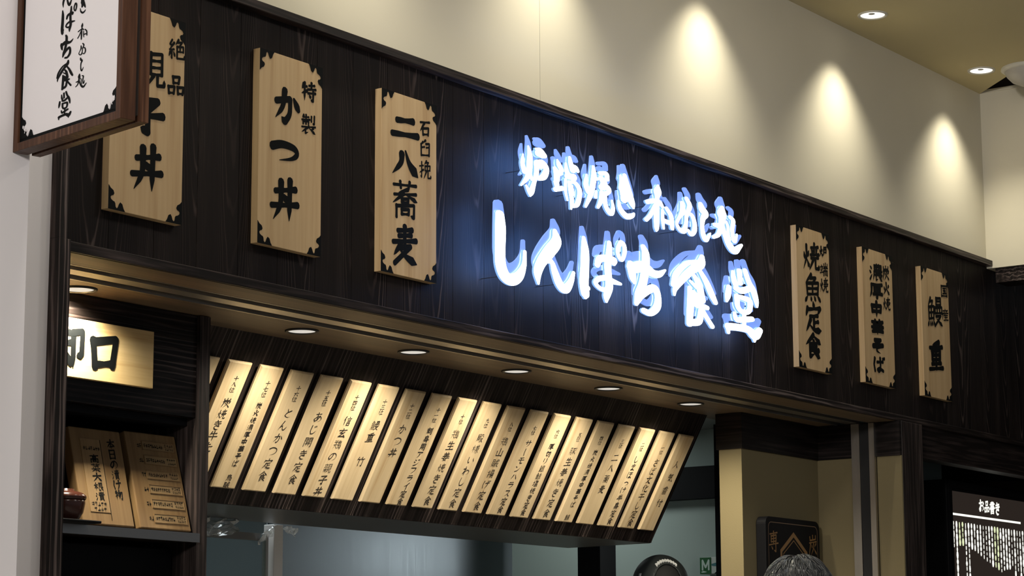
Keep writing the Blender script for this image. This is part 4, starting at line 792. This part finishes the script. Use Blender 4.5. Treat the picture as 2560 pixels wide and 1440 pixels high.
bm = bmesh.new(); strokes_to(bm, [[(.150, .255, .008), (.188, .262, .012), (.225, .258, .008)], [(.150, .235, .010), (.17, .245, .012), (.20, .236, .012), (.228, .244, .008)], [(.16, .22, .01), (.215, .215, .012)]], (0, -.036, 0), X, Z, -Y); obj('ember_mark', bm, mat('dull_red_paint', (.12, .035, .018), .5), CS)
for c, a0, a1, b0, b1 in (('専', .020, .082, .272, .340), ('炭', .292, .350, .272, .340)): obj('character', strokes_to(bmesh.new(), lib(c, a0, a1, b0, b1, .007), (0, -.036, 0), X, Z, -Y), M_COPPER, CS)

# shutter side track on the return wall
bm = bx(7.098, 7.117, .062, .082, 0, 2.338); box(bm, 7.098, 7.117, .118, .148, 0, 2.338); box(bm, 7.112, 7.117, .062, .148, 0, 2.338)
t = thing('shutter_track', 'upright grey metal shutter track on the right side of the opening', 'track', (7.11, .1, 0))
obj('channel', rel(bm, (7.11, .1, 0)), M_TRACK, t); obj('slot', rel(bx(7.104, 7.111, .0825, .1175, 0, 2.336), (7.11, .1, 0)), M_DARKGREY, t)

# digital menu screen
t = thing('menu_screen', 'black digital menu screen reading お品書き at the right edge', 'screen', (7.86, .15, 0))
obj('cabinet', bx(0, .84, .004, .16, .6, 2.207), M_BLACK, t, bevel=.004)
obj('bezel', frame(bmesh.new(), .004, .836, .70, 2.203, -.004, .004, .026), M_BLACK, t)
obj('display', bx(.030, .810, .0005, .0035, .726, 2.166), M_SCREENBG, t)
bm = bmesh.new(); 
for k, c in enumerate('お品書き'): strokes_to(bm, lib(c, .272+.049*k, .316+.049*k, 2.104-.001*k, 2.148-.001*k, .0085), (0, .0005, 0), X, Z, -Y)
obj('title_lettering', bm, M_SCREENTXT, t)
bm = bx(.030, .655, -.0002, .0004, 2.0775, 2.0855); obj('title_rule', bm, M_SCREENTXT, t)
for part, mm, pick in (('menu_text', M_SCREENTXT, 0), ('highlighted_menu_text', M_SCREENGRN, 1)):
    rnd = random.Random(4); bm = bmesh.new(); st = []
    for cidx in range(29):
        x = .040+.0262*cidx; z = 2.052-.0002*cidx; zend = 1.80 if cidx in (1, 4, 5) else 1.985-.004*((cidx*7) % 5) if cidx in (2, 3) else 1.965-.0045*cidx+.02*rnd.random() if cidx < 16 else 1.88+.03*rnd.random()
        g = 1 if cidx in (1, 2, 3, 6, 14, 15) and rnd.random() < .8 else 0
        while z > zend:
            h = rnd.uniform(.008, .020); w = rnd.uniform(.006, .018) if cidx not in (10, 11, 20, 22) else rnd.uniform(.004, .008)
            if g == pick: st.append([(x, z, w*.8), (x, z-h*.5, w), (x, z-h, w*.7)])
            z -= h+rnd.uniform(.006, .011)
    strokes_to(bm, st, (0, .0005, 0), X, Z, -Y); o = obj(part, bm, mm, t); o['kind'] = 'stuff'

# ---------------------------------------------------------------- people
def skin_mesh(name, chains, m, parent=None, sub=2, root=0):
    """chains of (point, radius); a chain may start on an existing point"""
    me = bpy.data.meshes.new(name); V, R, E, idx = [], [], [], {}
    for ch in chains:
        prev = None
        for p, r in ch:
            k = tuple(round(c, 4) for c in p)
            if k not in idx: idx[k] = len(V); V.append(p); R.append(r)
            if prev is not None and prev != idx[k]: E.append((prev, idx[k]))
            prev = idx[k]
    me.from_pydata(V, E, []); me.materials.append(m)
    o = bpy.data.objects.new(name, me); COL.objects.link(o)
    if parent: o.parent = parent
    sk = o.modifiers.new('skin', 'SKIN'); sk.use_smooth_shade = True
    lay = me.skin_vertices[0].data if me.skin_vertices else None
    if lay is None:
        bm = bmesh.new(); bm.from_mesh(me); bm.verts.layers.skin.verify(); bm.to_mesh(me); bm.free(); lay = me.skin_vertices[0].data
    for i, r in enumerate(R):
        lay[i].radius = r if isinstance(r, tuple) else (r, r); lay[i].use_root = (i == root)
    ss = o.modifiers.new('subsurf', 'SUBSURF'); ss.levels = ss.render_levels = sub
    return o
def person(label, loc, h, yaw, shirt, trousers):
    t = thing('person', label, 'person', loc, None, (0, 0, yaw))       # local +y is where the person looks
    k = h/1.75; P = lambda x, y, z: (x*k, y*k, z*k)
    pel, wai, che, nb, nt = P(0,0,.93), P(0,.01,1.10), P(0,.0,1.30), P(0,-.01,1.47), P(0,.005,1.55)
    ch = [[(pel, (.15*k, .10*k)), (wai, (.135*k, .095*k)), (che, (.16*k, .105*k)), (nb, .062*k), (nt, .056*k), (P(0,.012,1.60), (.066*k, .080*k)), (P(0,.014,1.655), (.072*k, .088*k)), (P(0,.006,1.700), (.066*k, .078*k)), (P(0,.004,1.728), (.040*k, .048*k))],
          [(P(0,.014,1.655), (.072*k, .088*k)), (P(0,.112,1.630), .014*k)]]
    for s in (-1, 1):
        sh, el, wr, ha = P(s*.185,-.01,1.42), P(s*.235,-.03,1.14), P(s*.245,.03,.90), P(s*.245,.045,.85)
        ch.append([(che, (.16*k, .105*k)), (sh, .055*k), (el, .042*k), (wr, .028*k), (ha, (.036*k, .018*k))])
        for j, (dy, ln) in enumerate(((.030, .072), (.012, .082), (-.006, .076), (-.022, .060))):
            ch.append([(ha, (.036*k, .018*k)), (P(s*.243, .045+dy, .815), .0095*k), (P(s*.236, .047+dy, .815-ln*.55), .0085*k), (P(s*.226, .049+dy, .815-ln), .007*k)])
        ch.append([(ha, (.036*k, .018*k)), (P(s*.232, .088, .838), .0105*k), (P(s*.222, .104, .80), .0085*k)])
        ch.append([(pel, (.15*k, .10*k)), (P(s*.095,0,.86), .088*k), (P(s*.10,.01,.49), .058*k), (P(s*.105,-.02,.10), .040*k), (P(s*.108,.0,.045), (.038*k, .042*k)), (P(s*.112,.13,.033), (.040*k, .028*k))])
        ch.append([(P(0,.014,1.655), (.072*k, .088*k)), (P(s*.083,-.002,1.642), .013*k)])
    skin_mesh('body', ch, M_SKIN, t)
    e = .014*k
    top = [[(P(0,0,.90), (.15*k+e, .10*k+e)), (wai, (.135*k+e, .095*k+e)), (che, (.16*k+e, .105*k+e)), (P(0,-.010,1.455), .070*k)]]
    for s in (-1, 1): top.append([(che, (.16*k+e, .105*k+e)), (P(s*.185,-.01,1.42), .055*k+e), (P(s*.225,-.026,1.20), .050*k+e)])
    skin_mesh('shirt', top, shirt, t)
    leg = [[(P(0,0,.98), (.145*k+e, .10*k+e)), (pel, (.15*k+e, .10*k+e))]]
    for s in (-1, 1): leg.append([(pel, (.15*k+e, .10*k+e)), (P(s*.095,0,.86), .088*k+e), (P(s*.10,.01,.49), .060*k+e), (P(s*.105,-.02,.13), .050*k+e)])
    skin_mesh('trousers', leg, trousers, t)
    for s in (-1, 1):
        bm = bmesh.new(); bmesh.ops.create_uvsphere(bm, u_segments=12, v_segments=8, radius=.011*k); bmesh.ops.translate(bm, verts=bm.verts[:], vec=P(s*.030, .092, 1.662)); o = obj('eye', bm, M_CLOTH, t, True)
    return t, k
# customer with dark hair, in front of the counter
vy = -math.radians(61.5)
t, k = person('person with short dark tousled hair seen from behind before the black sign', (5.285, -.615, 0), 1.76, vy, M_CLOTH2, M_CLOTH)
hc = Vector((0, .0, 1.672))*k; ax, ay, az = .094*k, .108*k, .102*k
bm = bmesh.new(); bmesh.ops.create_uvsphere(bm, u_segments=40, v_segments=24, radius=1)
rnd = random.Random(11)
for v in bm.verts:
    n = v.co.copy(); v.co = hc+Vector((n.x*ax, n.y*ay, n.z*az))*(1+.02*math.sin(9*n.x+4*n.y)+.02*math.sin(11*n.y+7*n.z))
bmesh.ops.delete(bm, geom=[v for v in bm.verts if v.co.z < hc.z-.055*k or (v.co.y > .055*k and v.co.z < hc.z+.030*k)], context='VERTS')
hair = obj('hair', bm, M_HAIR, t, True)
bm = bmesh.new()
for i in range(950):
    th = rnd.uniform(0, 6.2832); ph = math.acos(rnd.uniform(-.05, 1.0)); dth = rnd.uniform(-.35, .35); ln = rnd.uniform(.35, .75)
    fl = rnd.uniform(1.0, 1.035); tip = fl+rnd.uniform(.0, .055); r = rnd.uniform(.0007, .0016)*k; pts = []
    for q in range(7):
        u = q/6; a = ph+ln*u; b_ = th+dth*u; f = fl+(tip-fl)*u*u
        if ph < .5: f += .05*math.sin(3.1416*u)*(1-ph)
        pts.append(hc+Vector((math.sin(a)*math.cos(b_)*ax, math.sin(a)*math.sin(b_)*ay, math.cos(a)*az))*f)
    if pts[-1].z < hc.z-.06*k: continue
    tube(bm, pts, [r, r, r, r*.9, r*.75, r*.5, r*.15], 4)
o = obj('hair_strands', bm, M_HAIR, hair, True); o['kind'] = 'stuff'
# kitchen worker with a cap, seen from behind
vy = -math.radians(58.3-15)
t, k = person('person in a black cap with white stitching seen from behind in the kitchen', (6.805, .735, .045), 1.86, vy, M_CLOTH, M_CLOTH)
cx, cyy, cz = 0, .004*k, 1.668*k; ra, rb, rc = .0905*k, .104*k, .098*k-.004
cap = None
def dome(bm, f=1.0, zmin=-.012, cut=True, n=112, m_=44):
    rows = []
    for j in range(m_+1):
        ph = math.pi/2*j/m_; rows.append([])
        for i in range(n):
            th = 6.2832*i/n; x, y, z = math.sin(ph)*math.cos(th), math.sin(ph)*math.sin(th), math.cos(ph)
            q = .5+.5*abs(z); s_ = 1+.06*math.sin(ph)**2*0
            rows[-1].append((cx+ra*f*x, cyy+rb*f*y, cz+zmin*k+rc*f*z))
    g = [[bm.verts.new(p) for p in r_] for r_ in rows]
    for A, B in zip(g, g[1:]):
        for i in range(n):
            j = (i+1) % n; ctr = (Vector(A[i].co)+Vector(B[j].co))/2
            u = (ctr.x-cx)/(.0455*k); w = (ctr.z-(cz-.012*k))/(.060*k)
            if cut and ctr.y < cyy and u*u+w*w < 1: continue
            bm.faces.new((A[i], A[j], B[j], B[i]))
    bmesh.ops.remove_doubles(bm, verts=bm.verts[:], dist=1e-6); return bm
bm = bmesh.new(); bmesh.ops.create_uvsphere(bm, u_segments=32, v_segments=20, radius=1)
for v in bm.verts: n = v.co.copy(); v.co = Vector((n.x*.084*k, .002*k+n.y*.096*k, 1.640*k+n.z*.075*k))
bmesh.ops.delete(bm, geom=[v for v in bm.verts if v.co.y > .035*k or v.co.z < 1.585*k], context='VERTS')
obj('hair', bm, M_HAIR, t, True)
cap = obj('cap', dome(bmesh.new()), M_CAP, t, True); so = cap.modifiers.new('solid', 'SOLIDIFY'); so.thickness = .002
obj('cap_lining', dome(bmesh.new(), .955, -.012, False), M_CAPIN, cap, True)
bm = bmesh.new(); pr = []
for i in range(17):
    a = math.pi*(i/16); u, w = math.cos(a)*.0465*k, math.sin(a)*.0615*k
    yy = cyy-rb*math.sqrt(max(0, 1-(u/ra)**2-(w/rc)**2)); pr.append((cx+u, yy-.001, cz-.012*k+w))
tube(bm, pr, .0022*k, 6); obj('opening_binding', bm, M_CAP, cap, True)
bm = bmesh.new()
for i in range(26):
    a = math.radians(52+76*(i/25)); u, w = math.cos(a)*.054*k, math.sin(a)*.0715*k
    hgt = .0035*k+.0015*k*math.sin(i*2.1); pts = []
    for e in (-1, 1):
        uu, ww = u+e*math.cos(a)*hgt*.6, w+e*hgt
        yy = cyy-rb*math.sqrt(max(0, 1-(uu/ra)**2-(ww/rc)**2)); pts.append((cx+uu, yy-.0025, cz-.012*k+ww))
    tube(bm, [pts[0], tuple((Vector(pts[0])+Vector(pts[1]))/2), pts[1]], .0019*k, 5)
obj('white_stitching', bm, M_THREAD, cap)
bm = bmesh.new()
if True:
    pts = [(cx+math.cos(math.radians(238+64*i/10))*ra*.992, cyy+math.sin(math.radians(238+64*i/10))*rb*.992-.0005, cz-.004*k) for i in range(11)]
    A = [bm.verts.new((p[0], p[1], p[2]+.011*k)) for p in pts]; B = [bm.verts.new((p[0], p[1], p[2]-.004*k)) for p in pts]
    for i in range(10): bm.faces.new((A[i], A[i+1], B[i+1], B[i]))
st_ = obj('strap', bm, M_CAP, cap, True); so = st_.modifiers.new('solid', 'SOLIDIFY'); so.thickness = .002
bm = bmesh.new()
pts = []
for j in range(7):
    w = -.02*k+.052*k*j/6; th = math.radians(205)
    s_ = math.sqrt(max(0, 1-(w/rc)**2)); pts.append((cx+math.cos(th)*ra*s_*1.012, cyy+math.sin(th)*rb*s_*1.012, cz-.012*k+w))
A = [bm.verts.new((p[0]-.002, p[1]+.006*k, p[2])) for p in pts]; B = [bm.verts.new((p[0]+.003, p[1]-.006*k, p[2])) for p in pts]
for i in range(6): bm.faces.new((A[i], A[i+1], B[i+1], B[i]))
o = obj('side_patch', bm, mat('grey_white_patch', (.42, .44, .43), .6), cap, True); so = o.modifiers.new('solid', 'SOLIDIFY'); so.thickness = .0015
bm = bmesh.new(); R_ = []
for i in range(15):
    a = math.radians(30+120*i/14); R_.append(((cx+math.cos(a)*ra*.98, cyy+math.sin(a)*rb*.96, cz-.008*k), (cx+math.cos(a)*ra*.98*1.05, cyy+math.sin(a)*rb+.072*k*math.sin(math.radians(180*i/14)), cz-.018*k)))
A = [bm.verts.new(p) for p, q in R_]; B = [bm.verts.new(q) for p, q in R_]
for i in range(14): bm.faces.new((A[i], A[i+1], B[i+1], B[i]))
o = obj('brim', bm, M_CAP, cap, True); so = o.modifiers.new('solid', 'SOLIDIFY'); so.thickness = .003
